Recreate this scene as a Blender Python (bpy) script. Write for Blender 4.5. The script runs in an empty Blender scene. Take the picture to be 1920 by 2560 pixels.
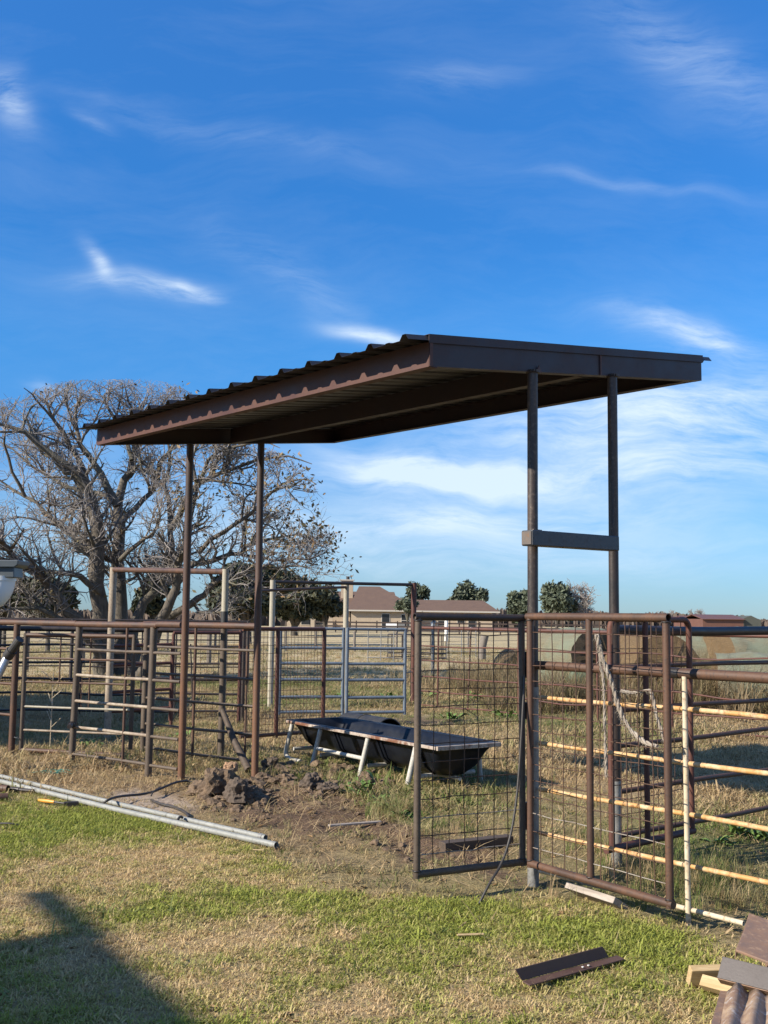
import bpy, math, random
import numpy as np
from mathutils import Vector, Matrix
random.seed(7); RNG = np.random.default_rng(7)
scene = bpy.context.scene
COL = scene.collection

# ------------------------------------------------------------------ camera
F, PITCH, ROLL, CAMH = 2650.5, 0.1004, 0.0125, 1.6
cam = bpy.data.cameras.new('camera'); camo = bpy.data.objects.new('camera', cam); COL.objects.link(camo)
cam.sensor_fit = 'VERTICAL'; cam.sensor_height = 36.0; cam.lens = F / 2560 * 36
cam.clip_start = 0.05; cam.clip_end = 9000
camo.matrix_world = Matrix.Translation((0, 0, CAMH)) @ Matrix.Rotation(math.pi/2 + PITCH, 4, 'X') @ Matrix.Rotation(ROLL, 4, 'Z')
scene.camera = camo

# ------------------------------------------------------------------ sun and sky
SUN_EL = math.radians(31.0)
SUN_TRAVEL = Vector((0.90, 0.44, 0)).normalized()        # the way the sunlight runs over the ground
saz = math.atan2(-SUN_TRAVEL.x, -SUN_TRAVEL.y)            # compass direction of the sun
sd = bpy.data.lights.new('sun', 'SUN'); sun = bpy.data.objects.new('sun', sd); COL.objects.link(sun)
sd.energy = 5.0; sd.angle = math.radians(0.5); sd.color = (1.0, 0.915, 0.775)
tv = Vector((SUN_TRAVEL.x*math.cos(SUN_EL), SUN_TRAVEL.y*math.cos(SUN_EL), -math.sin(SUN_EL)))
sun.rotation_euler = tv.to_track_quat('-Z', 'Y').to_euler(); sun.location = (-20, -10, 20)
scene.view_settings.view_transform = 'Standard'; scene.view_settings.look = 'None'
scene.view_settings.exposure = 0.86; scene.view_settings.gamma = 1.0
try: scene.view_settings.use_curve_mapping = False
except Exception: pass
scene.cycles.max_bounces = 6; scene.cycles.transparent_max_bounces = 8

def ray(px, py):
    """unit-depth direction of a photograph pixel (1920 x 2560) in the world"""
    X, Y = px - 960, py - 1280
    cr, sr = math.cos(ROLL), math.sin(ROLL)
    u = (X*cr + Y*sr) / F; v = -(-X*sr + Y*cr) / F
    cp, sp = math.cos(PITCH), math.sin(PITCH)
    return u, cp - v*sp, sp + v*cp
def G(px, py, z=0.0):
    u, y, w = ray(px, py); t = (z - CAMH) / w
    return Vector((u*t, y*t, z))
def P(px, py, d):
    u, y, w = ray(px, py); t = d / y
    return Vector((u*t, d, CAMH + w*t))

class N:
    """tiny node-tree writer"""
    def __init__(self, tree): self.t = tree; tree.nodes.clear()
    def new(self, typ, **kw):
        n = self.t.nodes.new(typ)
        for k, v in kw.items(): setattr(n, k, v)
        return n
    def set(self, sock, v):
        if isinstance(v, bpy.types.NodeSocket): self.t.links.new(v, sock)
        elif v is not None: sock.default_value = v
    def math(self, op, a, b=None, c=None, clamp=False):
        n = self.new('ShaderNodeMath', operation=op, use_clamp=clamp)
        for i, v in enumerate((a, b, c)):
            if v is not None: self.set(n.inputs[i], v)
        return n.outputs[0]
    def vmath(self, op, a, b=None):
        n = self.new('ShaderNodeVectorMath', operation=op); self.set(n.inputs[0], a)
        if b is not None: self.set(n.inputs[1], b)
        return n.outputs[0]
    def noise(self, vec, scale, detail=4, rough=0.55, dist=0.0):
        n = self.new('ShaderNodeTexNoise'); self.set(n.inputs['Vector'], vec)
        n.inputs['Scale'].default_value = scale; n.inputs['Detail'].default_value = detail
        n.inputs['Roughness'].default_value = rough; n.inputs['Distortion'].default_value = dist
        return n.outputs[0]
    def mapr(self, v, a, b, c=0.0, d=1.0, smooth=False):
        n = self.new('ShaderNodeMapRange'); n.clamp = True
        if smooth: n.interpolation_type = 'SMOOTHSTEP'
        self.set(n.inputs[0], v)
        for i, q in enumerate((a, b, c, d)): n.inputs[i+1].default_value = q
        return n.outputs[0]
    def mix(self, f, a, b, mode='MIX'):
        n = self.new('ShaderNodeMix', data_type='RGBA', blend_type=mode)
        self.set(n.inputs[0], f)
        for s, v in ((n.inputs[6], a), (n.inputs[7], b)):
            self.set(s, v if isinstance(v, bpy.types.NodeSocket) else (*v, 1.0))
        return n.outputs[2]
    def scalev(self, vec, s):
        n = self.new('ShaderNodeMapping'); self.set(n.inputs[0], vec); n.inputs['Scale'].default_value = s
        return n.outputs[0]

# world: clear winter sky with thin cirrus
world = bpy.data.worlds.new('World'); scene.world = world; world.use_nodes = True
w = N(world.node_tree)
sky = w.new('ShaderNodeTexSky', sky_type='NISHITA'); sky.sun_disc = False
sky.sun_elevation = SUN_EL; sky.sun_rotation = saz; sky.altitude = 0; sky.air_density = 1.0; sky.dust_density = 0.15; sky.ozone_density = 4.0
tc = w.new('ShaderNodeTexCoord').outputs['Generated']
sep = w.new('ShaderNodeSeparateXYZ'); w.set(sep.inputs[0], tc)
dx, dy, dz = sep.outputs
yy = w.math('MAXIMUM', dy, 0.05)
U = w.math('DIVIDE', dx, yy); V = w.math('DIVIDE', dz, yy)          # place of a direction in front of the camera
front = w.mapr(dy, 0.05, 0.35, 0, 1)
cmb = w.new('ShaderNodeCombineXYZ'); w.set(cmb.inputs[0], U); w.set(cmb.inputs[1], V)
UV = cmb.outputs[0]
# warped noise, streaks nearly level
warp = w.new('ShaderNodeTexNoise'); w.set(warp.inputs['Vector'], UV); warp.inputs['Scale'].default_value = 5; warp.inputs['Detail'].default_value = 3
vs = w.new('ShaderNodeVectorMath', operation='SCALE'); w.set(vs.inputs[0], w.vmath('SUBTRACT', warp.outputs['Color'], (0.5, 0.5, 0.5))); vs.inputs['Scale'].default_value = 0.09
UVW = w.vmath('ADD', UV, vs.outputs[0])
def streak(ang, sx, sy, det=6):
    n = w.new('ShaderNodeMapping'); w.set(n.inputs[0], UVW); n.inputs['Rotation'].default_value = (0, 0, ang); n.inputs['Scale'].default_value = (sx, sy, 1)
    return w.noise(n.outputs[0], 1.0, det, 0.68, 0.25)
st_a = streak(0.12, 7, 36, 9); st_b = streak(-0.25, 8, 40, 9); st_c = streak(0.6, 8, 34, 9)
cl = w.math('MULTIPLY', w.mapr(streak(0.2, 2.2, 9, 7), 0.45, 0.9, 0, 0.13), 1.0)
def blob(px, py, sx, sy, deg, amp, st, lo=0.36, hi=0.72):
    """a cloud wisp: its centre and size in photograph pixels, turned into a direction"""
    global cl
    u, y, v = ray(px, py); u0, v0 = u/y, v/y
    n = w.new('ShaderNodeMapping', vector_type='TEXTURE'); w.set(n.inputs[0], UVW)
    n.inputs['Location'].default_value = (u0, v0, 0); n.inputs['Rotation'].default_value = (0, 0, math.radians(deg)); n.inputs['Scale'].default_value = (sx/F, sy/F, 1)
    L = w.new('ShaderNodeVectorMath', operation='DOT_PRODUCT'); w.set(L.inputs[0], n.outputs[0]); w.set(L.inputs[1], n.outputs[0])
    g = w.math('EXPONENT', w.math('MULTIPLY', L.outputs['Value'], -1.0))
    g = w.math('MULTIPLY', g, w.mapr(st, lo, hi, 0.05, 1.0))
    cl = w.math('ADD', cl, w.math('MULTIPLY', g, amp))
blob(345, 728, 150, 32, -4, 0.95, st_a, 0.36, 0.74)
blob(236, 668, 62, 20, -62, 0.9, st_c, 0.28, 0.7)
blob(460, 730, 60, 16, -14, 0.6, st_a, 0.25, 0.6)
blob(15, 240, 50, 90, 20, 0.8, st_c)
blob(940, 838, 110, 24, -6, 1.1, st_a, 0.25, 0.6)
blob(1740, 850, 160, 50, -14, 0.95, st_b, 0.36, 0.72)
blob(1650, 815, 190, 40, -12, 0.5, st_a)
blob(980, 1165, 190, 42, -6, 1.1, st_a, 0.28, 0.66)
blob(1180, 1190, 170, 26, -4, 0.9, st_b, 0.25, 0.55)
blob(1500, 1060, 430, 85, 8, 0.95, st_b, 0.33, 0.70)
blob(1780, 1110, 330, 110, 10, 1.0, st_a, 0.33, 0.70)
blob(1800, 1010, 250, 50, 12, 0.6, st_b)
blob(1250, 1190, 500, 40, 2, 0.7, st_a, 0.28, 0.6)
blob(1150, 1290, 480, 50, 3, 0.75, st_b, 0.28, 0.6)
blob(1300, 1380, 800, 110, 2, 0.5, st_a, 0.2, 0.6)
blob(1550, 440, 340, 16, -6, 0.2, st_a)
blob(1750, 130, 300, 90, -35, 0.38, st_b)
blob(1130, 190, 150, 50, 10, 0.22, st_c)
blob(720, 690, 260, 60, -30, 0.24, st_c)
blob(560, 330, 420, 40, -15, 0.18, st_b)
blob(130, 970, 60, 16, -10, 0.4, st_a)
blob(250, 300, 60, 18, -20, 0.28, st_a)
blob(480, 1300, 420, 130, 0, 0.35, st_a)
blob(200, 1250, 250, 140, 0, 0.35, st_b)
cloud = w.math('MULTIPLY', w.math('MINIMUM', cl, 1.0), front)
# denser cirrus added out of view so the shade turns less blue
back = w.math('MULTIPLY', w.math('SUBTRACT', 1.0, front), w.mapr(w.noise(w.scalev(tc, (2.2, 2.2, 8)), 1.0, 6, 0.6, 0.5), 0.40, 0.8, 0.05, 0.8))
cloud = w.math('MULTIPLY', w.math('ADD', cloud, back), w.mapr(dz, -0.01, 0.05, 0, 1))
skyc = w.mix(1.0, sky.outputs[0], (0.66, 0.95, 1.24), 'MULTIPLY')
alt = w.new('ShaderNodeVectorMath', operation='SCALE'); w.set(alt.inputs[0], skyc); w.set(alt.inputs['Scale'], w.mapr(dz, 0.0, 0.55, 0.70, 1.32)); skyc = alt.outputs[0]
rp = w.new('ShaderNodeValToRGB'); w.set(rp.inputs[0], dz); rp.color_ramp.interpolation = 'EASE'
for i_, (p_, c_) in enumerate(((0.0, (.80, .82, .93)), (.10, (.70, .83, .93)), (.25, (.50, .86, .96)), (.36, (.36, .75, .90)), (.55, (.42, .76, .90)))):
    e_ = rp.color_ramp.elements[i_] if i_ < 2 else rp.color_ramp.elements.new(p_)
    e_.position = p_; e_.color = (*c_, 1)
skyc = w.mix(1.0, skyc, rp.outputs[0], 'MULTIPLY')   # flatten the fall-off from horizon to zenith
final = w.mix(w.math('MULTIPLY', cloud, 0.82), skyc, (5.6, 6.5, 7.4))
bg = w.new('ShaderNodeBackground'); w.set(bg.inputs[0], final); bg.inputs[1].default_value = 0.085
wo = w.new('ShaderNodeOutputWorld'); w.set(wo.inputs[0], bg.outputs[0])

# ------------------------------------------------------------------ materials
def newmat(name):
    m = bpy.data.materials.new(name); m.use_nodes = True
    n = N(m.node_tree); b = n.new('ShaderNodeBsdfPrincipled'); o = n.new('ShaderNodeOutputMaterial'); n.set(o.inputs[0], b.outputs[0])
    pos = n.new('ShaderNodeNewGeometry').outputs['Position']
    return m, n, b, pos
def bump(n, b, h, strength, dist=0.01):
    q = n.new('ShaderNodeBump'); q.inputs['Strength'].default_value = strength; q.inputs['Distance'].default_value = dist
    n.set(q.inputs['Height'], h); n.set(b.inputs['Normal'], q.outputs[0])
def mottled(name, cols, scale=8, rough=0.7, metal=0.0, stretch=(1, 1, 0.35), fine=60, bs=0.25, lo=0.36, hi=0.64):
    """cols: (base, second, speck); patches with streaks down the length plus fine speckle"""
    cols = [tuple(q*0.88 for q in c_) for c_ in cols]
    m, n, b, pos = newmat(name)
    v = n.scalev(pos, stretch)
    a = n.noise(v, scale, 7, 0.65, 0.3); f = n.noise(pos, fine, 4, 0.7)
    c = n.mix(n.mapr(a, lo, hi), cols[0], cols[1])
    c = n.mix(n.mapr(f, 0.52, 0.68, 0, 0.85), c, cols[2])
    c = n.mix(n.mapr(n.noise(pos, 1.7, 3), 0.3, 0.7, 0.0, 0.35), c, cols[0])
    n.set(b.inputs['Base Color'], c); n.set(b.inputs['Roughness'], n.mapr(a, 0.3, 0.7, rough-0.12, min(1, rough+0.1)))
    b.inputs['Metallic'].default_value = metal
    bump(n, b, f, bs, 0.004)
    return m
M = {}
M['rust'] = mottled('rusty_pipe', ((0.062, 0.034, 0.023), (0.125, 0.058, 0.030), (0.04, 0.024, 0.019)), 7, 0.62)
M['rust_red'] = mottled('red_brown_rust', ((0.075, 0.026, 0.019), (0.13, 0.045, 0.025), (0.045, 0.02, 0.016)), 6, 0.65)
M['rust_dark'] = mottled('dark_mill_steel', ((0.022, 0.019, 0.019), (0.052, 0.033, 0.026), (0.016, 0.014, 0.014)), 7, 0.5, 0.0)
M['steel_post'] = mottled('bare_steel_post', ((0.036, 0.028, 0.026), (0.088, 0.060, 0.047), (0.13, 0.10, 0.08)), 9, 0.5, 0.15, (1.5, 1.5, 0.22), 40, lo=0.42, hi=0.62)
M['grey_pipe'] = mottled('weathered_grey_pipe', ((0.070, 0.050, 0.036), (0.125, 0.092, 0.066), (0.042, 0.030, 0.022)), 8, 0.65)
M['galv'] = mottled('galvanised_steel', ((0.20, 0.197, 0.19), (0.30, 0.296, 0.285), (0.11, 0.107, 0.10)), 14, 0.5, 0.25, (1, 1, 1), 45, 0.15)
M['galv_pipe'] = mottled('dull_galvanised_pipe', ((0.25, 0.253, 0.235), (0.32, 0.323, 0.30), (0.16, 0.16, 0.145)), 3.5, 0.55, 0.1, (1, 1, 1), 40, 0.15)
M['cream_rust'] = mottled('flaking_cream_paint', ((0.50, 0.40, 0.26), (0.62, 0.54, 0.41), (0.18, 0.08, 0.035)), 6, 0.7, 0, (1, 1, 1), 34, 0.35)
M['orange_rust'] = mottled('orange_rust_and_cream', ((0.50, 0.265, 0.088), (0.60, 0.46, 0.28), (0.16, 0.065, 0.026)), 11, 0.7, 0, (1, 1, 1), 34, 0.35, 0.43, 0.60)
M['old_white'] = mottled('old_white_paint', ((0.36, 0.30, 0.225), (0.20, 0.145, 0.105), (0.10, 0.062, 0.042)), 7, 0.7, 0, (1, 1, 0.5), 40, 0.3)
M['cream_post'] = mottled('cream_painted_post', ((0.40, 0.365, 0.28), (0.31, 0.28, 0.22), (0.24, 0.20, 0.16)), 5, 0.7, 0, (1, 1, 0.4), 40, 0.2)
M['blue_gate'] = mottled('blue_grey_gate_paint', ((0.105, 0.135, 0.18), (0.155, 0.19, 0.235), (0.075, 0.085, 0.10)), 7, 0.5, 0.0, (1, 1, 1), 40, 0.15)
M['fascia'] = mottled('red_oxide_purlin', ((0.026, 0.0135, 0.016), (0.040, 0.0195, 0.019), (0.021, 0.012, 0.0145)), 3, 0.55, 0.0, (1, 1, 1), 30, 0.1)  # red oxide darkened for the beams that face away from the sun
M['fascia_end'] = mottled('red_oxide_end_purlin', ((0.066, 0.023, 0.015), (0.088, 0.032, 0.019), (0.054, 0.020, 0.014)), 3, 0.6, 0.0, (1, 1, 1), 30, 0.1)  # lighter copy of the red oxide, for the purlin in the sun
M['roof'] = mottled('dark_roof_sheet', ((0.026, 0.025, 0.030), (0.040, 0.037, 0.042), (0.022, 0.020, 0.024)), 3, 0.45, 0.2, (1, 1, 1), 30, 0.05)
M['channel'] = mottled('blue_black_mill_scale', ((0.045, 0.052, 0.062), (0.08, 0.085, 0.095), (0.035, 0.03, 0.03)), 5, 0.45, 0.35, (1, 1, 1), 25, 0.1)
M['plate'] = mottled('end_plate_rust', ((0.11, 0.095, 0.085), (0.15, 0.12, 0.10), (0.19, 0.105, 0.055)), 9, 0.6, 0.2, (1, 1, 1), 30, 0.15)
M['wire'] = mottled('rusty_wire', ((0.060, 0.030, 0.019), (0.10, 0.050, 0.028), (0.04, 0.022, 0.016)), 6, 0.7)
M['wire_dull'] = mottled('dull_grey_wire', ((0.30, 0.27, 0.23), (0.17, 0.12, 0.09), (0.4, 0.37, 0.32)), 5, 0.6)
M['black_poly'] = mottled('black_polyethylene', ((0.007, 0.0085, 0.013), (0.014, 0.017, 0.025), (0.011, 0.012, 0.017)), 5, 0.42, 0, (1, 1, 1), 20, 0.06)
[q for q in M['black_poly'].node_tree.nodes if q.type == 'BSDF_PRINCIPLED'][0].inputs['Specular IOR Level'].default_value = 0.22
M['black_rubber'] = mottled('black_rubber', ((0.02, 0.02, 0.022), (0.045, 0.042, 0.04), (0.03, 0.03, 0.03)), 9, 0.6)
M['white_frame'] = mottled('worn_white_frame', ((0.50, 0.48, 0.43), (0.42, 0.395, 0.35), (0.26, 0.21, 0.165)), 6, 0.6, 0, (1, 1, 1), 30, 0.15, 0.4, 0.7)
M['rim'] = mottled('rusting_rim', ((0.17, 0.07, 0.036), (0.44, 0.39, 0.33), (0.12, 0.055, 0.03)), 2.1, 0.65, 0, (1, 1, 1), 30, 0.15, 0.40, 0.50)
M['pvc'] = mottled('white_pvc', ((0.78, 0.78, 0.76), (0.72, 0.72, 0.70), (0.70, 0.69, 0.66)), 4, 0.35, 0, (1, 1, 1), 30, 0.02)
M['gutter'] = mottled('grey_gutter_plastic', ((0.065, 0.078, 0.088), (0.085, 0.10, 0.11), (0.06, 0.07, 0.078)), 5, 0.45, 0, (1, 1, 1), 30, 0.02)
M['chrome'] = mottled('bright_aluminium', ((0.55, 0.56, 0.58), (0.40, 0.41, 0.42), (0.25, 0.25, 0.26)), 12, 0.3, 0.7)
M['lumber'] = None
def wood(name, a, c, scale, along):
    m, n, b, pos = newmat(name)
    t = n.new('ShaderNodeTexCoord').outputs['Object']
    g = n.noise(n.scalev(t, along), scale, 5, 0.6, 0.6)
    f = n.noise(n.scalev(t, along), scale*6, 3, 0.6)
    col = n.mix(n.mapr(g, 0.38, 0.62), a, c); col = n.mix(n.mapr(f, 0.5, 0.75, 0, 0.5), col, tuple(q*0.7 for q in c))
    n.set(b.inputs['Base Color'], col); b.inputs['Roughness'].default_value = 0.75; bump(n, b, f, 0.25, 0.003)
    return m
M['lumber'] = wood('fresh_pine', (0.46, 0.345, 0.19), (0.36, 0.245, 0.115), 22, (0.25, 3, 3))
M['old_wood'] = wood('grey_weathered_board', (0.36, 0.31, 0.27), (0.22, 0.185, 0.16), 12, (0.3, 3, 3))
M['brown_wood'] = wood('brown_buried_timber', (0.085, 0.058, 0.04), (0.05, 0.036, 0.026), 12, (0.3, 3, 3))
M['post_wood'] = wood('grey_fence_post', (0.20, 0.17, 0.14), (0.12, 0.10, 0.085), 12, (3, 3, 0.3))
def bark(name, a, c, s=6):
    m, n, b, pos = newmat(name)
    g = n.noise(n.scalev(pos, (1, 1, 0.3)), s*3, 5, 0.7); big = n.noise(pos, 0.9, 3)
    col = n.mix(n.mapr(g, 0.35, 0.65), a, c); col = n.mix(n.mapr(big, 0.5, 0.7, 0, 0.45), col, (0.10, 0.10, 0.06))
    n.set(b.inputs['Base Color'], col); b.inputs['Roughness'].default_value = 0.9; bump(n, b, g, 0.7, 0.03)
    return m
M['bark'] = bark('pecan_bark', (0.066, 0.054, 0.042), (0.135, 0.114, 0.09))
M['twig'] = bark('twig_bark', (0.20, 0.175, 0.16), (0.31, 0.278, 0.26))
M['bark_dark'] = bark('dark_bark', (0.05, 0.04, 0.032), (0.10, 0.085, 0.07))
def leafmat(name, cols, trans=0.25):
    m, n, b, pos = newmat(name)
    a = n.noise(pos, 0.8, 3); f = n.noise(pos, 7, 3)
    c = n.mix(n.mapr(a, 0.35, 0.65), cols[0], cols[1]); c = n.mix(n.mapr(f, 0.45, 0.7), c, cols[2])
    n.set(b.inputs['Base Color'], c); b.inputs['Roughness'].default_value = 0.6
    b.inputs['Specular IOR Level'].default_value = 0.25
    return m
M['leaf_dry'] = leafmat('dry_oak_leaf', ((0.15, 0.105, 0.05), (0.10, 0.10, 0.045), (0.20, 0.105, 0.05)))
M['leaf_evergreen'] = leafmat('live_oak_leaf', ((0.040, 0.047, 0.026), (0.058, 0.058, 0.032), (0.028, 0.036, 0.022)))
M['leaf_far'] = leafmat('far_leaf', ((0.075, 0.092, 0.056), (0.10, 0.11, 0.072), (0.055, 0.070, 0.046)))
M['leaf_weed'] = leafmat('weed_leaf', ((0.105, 0.17, 0.045), (0.135, 0.20, 0.055), (0.08, 0.135, 0.036)))
M['brick'] = mottled('tan_brick', ((0.40, 0.315, 0.225), (0.46, 0.37, 0.27), (0.33, 0.255, 0.18)), 2, 0.85, 0, (1, 1, 1), 6, 0.1)
M['shingle'] = mottled('brown_shingle', ((0.125, 0.074, 0.049), (0.15, 0.09, 0.06), (0.10, 0.06, 0.04)), 1.2, 0.9, 0, (1, 1, 1), 5, 0.1)
M['trim'] = mottled('pale_trim', ((0.50, 0.46, 0.40), (0.45, 0.41, 0.35), (0.4, 0.36, 0.31)), 3, 0.6)
M['dark_glass'] = mottled('dark_glass', ((0.02, 0.022, 0.026), (0.03, 0.032, 0.036), (0.02, 0.02, 0.02)), 3, 0.15, 0, (1, 1, 1), 8, 0)
M['barn_roof'] = mottled('brown_barn_metal', ((0.13, 0.058, 0.04), (0.15, 0.07, 0.048), (0.11, 0.05, 0.034)), 1, 0.6, 0, (1, 1, 1), 4, 0.05)
M['barn_dark'] = mottled('dark_open_barn', ((0.07, 0.075, 0.06), (0.09, 0.09, 0.075), (0.05, 0.05, 0.045)), 1, 0.8)  # dark colour stands for the shade inside the barn's open parts
M['board_fence'] = mottled('dark_board_fence', ((0.05, 0.034, 0.028), (0.075, 0.05, 0.04), (0.04, 0.03, 0.025)), 2, 0.8)
M['white_paint'] = mottled('white_paint', ((0.72, 0.71, 0.68), (0.64, 0.63, 0.6), (0.6, 0.58, 0.54)), 3, 0.5)
M['brush'] = mottled('far_brush', ((0.105, 0.076, 0.06), (0.13, 0.098, 0.074), (0.085, 0.067, 0.048)), 0.25, 0.95, 0, (1, 1, 2), 1.2, 0.3)
M['rope'] = mottled('frayed_cotton_rope', ((0.36, 0.31, 0.25), (0.24, 0.19, 0.15), (0.45, 0.41, 0.36)), 25, 0.95, 0, (1, 1, 1), 120, 0.8)
M['cable'] = mottled('black_cable', ((0.03, 0.027, 0.025), (0.055, 0.045, 0.038), (0.04, 0.035, 0.03)), 9, 0.55)
M['orange_plastic'] = mottled('orange_handle', ((0.75, 0.33, 0.04), (0.68, 0.28, 0.035), (0.5, 0.22, 0.05)), 9, 0.45)
M['teal_twine'] = mottled('teal_twine', ((0.05, 0.20, 0.16), (0.07, 0.25, 0.2), (0.1, 0.2, 0.17)), 9, 0.8)
M['scrap_tin'] = mottled('scrap_corrugated_tin', ((0.24, 0.145, 0.095), (0.44, 0.32, 0.21), (0.56, 0.52, 0.48)), 9, 0.65, 0.1, (1, 1, 1), 30, 0.3)
M['scrap_plate'] = mottled('scrap_rust_plate', ((0.19, 0.125, 0.095), (0.30, 0.17, 0.10), (0.38, 0.25, 0.16)), 10, 0.7, 0.1, (1, 1, 1), 32, 0.3)
M['scrap_channel'] = mottled('scrap_dark_channel', ((0.085, 0.072, 0.067), (0.105, 0.09, 0.083), (0.075, 0.062, 0.057)), 12, 0.6, 0.2, (1, 1, 1), 90, 0.2)
M['angle'] = mottled('brown_angle_iron', ((0.085, 0.046, 0.035), (0.115, 0.064, 0.047), (0.07, 0.04, 0.032)), 10, 0.65, 0, (1, 1, 1), 60, 0.2)
M['siding'] = mottled('plain_siding', ((0.5, 0.48, 0.43), (0.46, 0.44, 0.4), (0.42, 0.4, 0.36)), 2, 0.8)
M['hay'] = mottled('brown_hay', ((0.20, 0.130, 0.062), (0.29, 0.195, 0.10), (0.11, 0.07, 0.035)), 5, 0.95, 0, (1, 1, 2.5), 45, 0.9)
M['hay_net'] = mottled('net_wrapped_hay', ((0.17, 0.150, 0.095), (0.145, 0.165, 0.115), (0.25, 0.215, 0.14)), 2.2, 0.9, 0, (1, 1, 2), 40, 0.6)
def haymat(name, cols, ang):
    m, n, b, pos = newmat(name)
    q = n.new('ShaderNodeMapping'); n.set(q.inputs[0], pos); q.inputs['Rotation'].default_value = (0.3, ang, 0.2); q.inputs['Scale'].default_value = (3, 3, 22)
    a = n.noise(q.outputs[0], 2.2, 6, 0.7, 0.8); f = n.noise(pos, 2.0, 4); g = n.noise(pos, 70, 3, 0.7)
    c = n.mix(n.mapr(a, 0.35, 0.65), cols[0], cols[1]); c = n.mix(n.mapr(f, 0.42, 0.62), c, cols[2]); c = n.mix(n.mapr(g, 0.5, 0.68, 0, 0.7), c, cols[3])
    n.set(b.inputs['Base Color'], c); b.inputs['Roughness'].default_value = 0.9; bump(n, b, n.math('ADD', a, g), 1.0, 0.05)
    return m
M['hay_net'] = haymat('net_wrapped_hay', ((0.19, 0.17, 0.105), (0.30, 0.265, 0.17), (0.235, 0.265, 0.185), (0.38, 0.34, 0.235)), 0.5)
M['hay'] = haymat('brown_hay', ((0.13, 0.08, 0.036), (0.25, 0.165, 0.078), (0.20, 0.125, 0.055), (0.33, 0.23, 0.12)), -0.4)
M['hay_green'] = mottled('green_net_wrap', ((0.075, 0.12, 0.075), (0.11, 0.145, 0.09), (0.17, 0.155, 0.10)), 3, 0.7, 0, (1, 1, 1), 40, 0.4)
def postmix(name):
    """pipe whose upper half keeps its dark mill scale while the lower half has rusted orange"""
    m, n, b, pos = newmat(name)
    s = n.new('ShaderNodeSeparateXYZ'); n.set(s.inputs[0], pos)
    a = n.noise(n.scalev(pos, (2, 2, 0.5)), 6, 6, 0.65); f = n.noise(pos, 55, 4, 0.7)
    hgt = n.math('ADD', s.outputs[2], n.math('MULTIPLY', a, 1.6))
    c = n.mix(n.mapr(hgt, 1.7, 3.2), (0.135, 0.062, 0.030), (0.036, 0.024, 0.024))
    c = n.mix(n.mapr(a, 0.45, 0.7, 0, 0.7), c, (0.10, 0.055, 0.04)); c = n.mix(n.mapr(f, 0.52, 0.7, 0, 0.7), c, (0.07, 0.04, 0.032))
    n.set(b.inputs['Base Color'], c); b.inputs['Roughness'].default_value = 0.6; bump(n, b, f, 0.25, 0.004)
    return m
M['post_rust'] = postmix('part_rusted_post')

# ------------------------------------------------------------------ mesh builder
class MB:
    def __init__(self): self.v = []; self.f = []; self.smooth = []; self.n = 0
    def add(self, verts, faces, smooth=False):
        k = self.n; verts = [tuple(q) for q in verts]
        self.v += verts; self.n += len(verts)
        for q in faces: self.f.append(tuple(i + k for i in q)); self.smooth.append(smooth)
        return self
    def tube(self, pts, r, n=10, caps=True, hollow=0.0):
        pts = [Vector(p) for p in pts]; m = len(pts)
        rs = r if isinstance(r, (list, tuple)) else [r]*m
        vs = []; prev = None
        for i, p in enumerate(pts):
            t = (pts[min(i+1, m-1)] - pts[max(i-1, 0)]).normalized()
            if prev is None:
                a = Vector((0, 0, 1)) if abs(t.z) < 0.9 else Vector((1, 0, 0)); u = t.cross(a).normalized()
            else: u = (prev - t*prev.dot(t)).normalized()
            prev = u; v = t.cross(u)
            for j in range(n):
                th = 2*math.pi*j/n; vs.append(p + (u*math.cos(th) + v*math.sin(th))*rs[i])
        fs = [(i*n+j, i*n+(j+1) % n, (i+1)*n+(j+1) % n, (i+1)*n+j) for i in range(m-1) for j in range(n)]
        self.add(vs, fs, True)
        if hollow:
            L = (pts[-1]-pts[0]).normalized()
            for end, s in ((0, 1), (m-1, -1)):
                o = [vs[end*n+j] for j in range(n)]; c = pts[end]
                inn = [c + (q-c)*hollow for q in o]; deep = [q + L*s*0.25 for q in inn]
                self.add(o+inn+deep, [(j, (j+1) % n, n+(j+1) % n, n+j) for j in range(n)] + [(n+j, n+(j+1) % n, 2*n+(j+1) % n, 2*n+j) for j in range(n)] + [tuple(range(2*n, 3*n))])
        elif caps:
            self.add(vs[:n], [tuple(range(n))[::-1]]); self.add(vs[-n:], [tuple(range(n))])
        return self
    def box(self, c, u, v, w):
        """centre and three half-extent vectors"""
        c, u, v, w = Vector(c), Vector(u), Vector(v), Vector(w)
        vs = [c + u*a + v*b + w*d for a in (-1, 1) for b in (-1, 1) for d in (-1, 1)]
        return self.add(vs, [(0, 1, 3, 2), (4, 6, 7, 5), (0, 4, 5, 1), (2, 3, 7, 6), (0, 2, 6, 4), (1, 5, 7, 3)])
    def prism(self, poly, d):
        """closed polygon swept along vector d"""
        k = len(poly); a = [Vector(p) for p in poly]; b = [p + Vector(d) for p in a]
        return self.add(a + b, [tuple(range(k))[::-1], tuple(range(k, 2*k))] + [(i, (i+1) % k, k+(i+1) % k, k+i) for i in range(k)])
    def build(self, name, m, parent=None, root=None, kind=None, label=None):
        me = bpy.data.meshes.new(name); off = Vector((0, 0, 0)); q = parent
        while q is not None: off += q.location; q = q.parent
        if root is not None and parent is None: off = Vector(root)
        me.from_pydata([(a-off.x, b-off.y, c-off.z) for a, b, c in self.v], [], self.f)
        me.polygons.foreach_set('use_smooth', self.smooth); me.materials.append(m); me.update()
        o = bpy.data.objects.new(name, me); COL.objects.link(o)
        if parent is not None: o.parent = parent
        elif root is not None: o.location = root
        if kind: o['kind'] = kind
        if label: o['label'] = label
        return o
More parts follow.
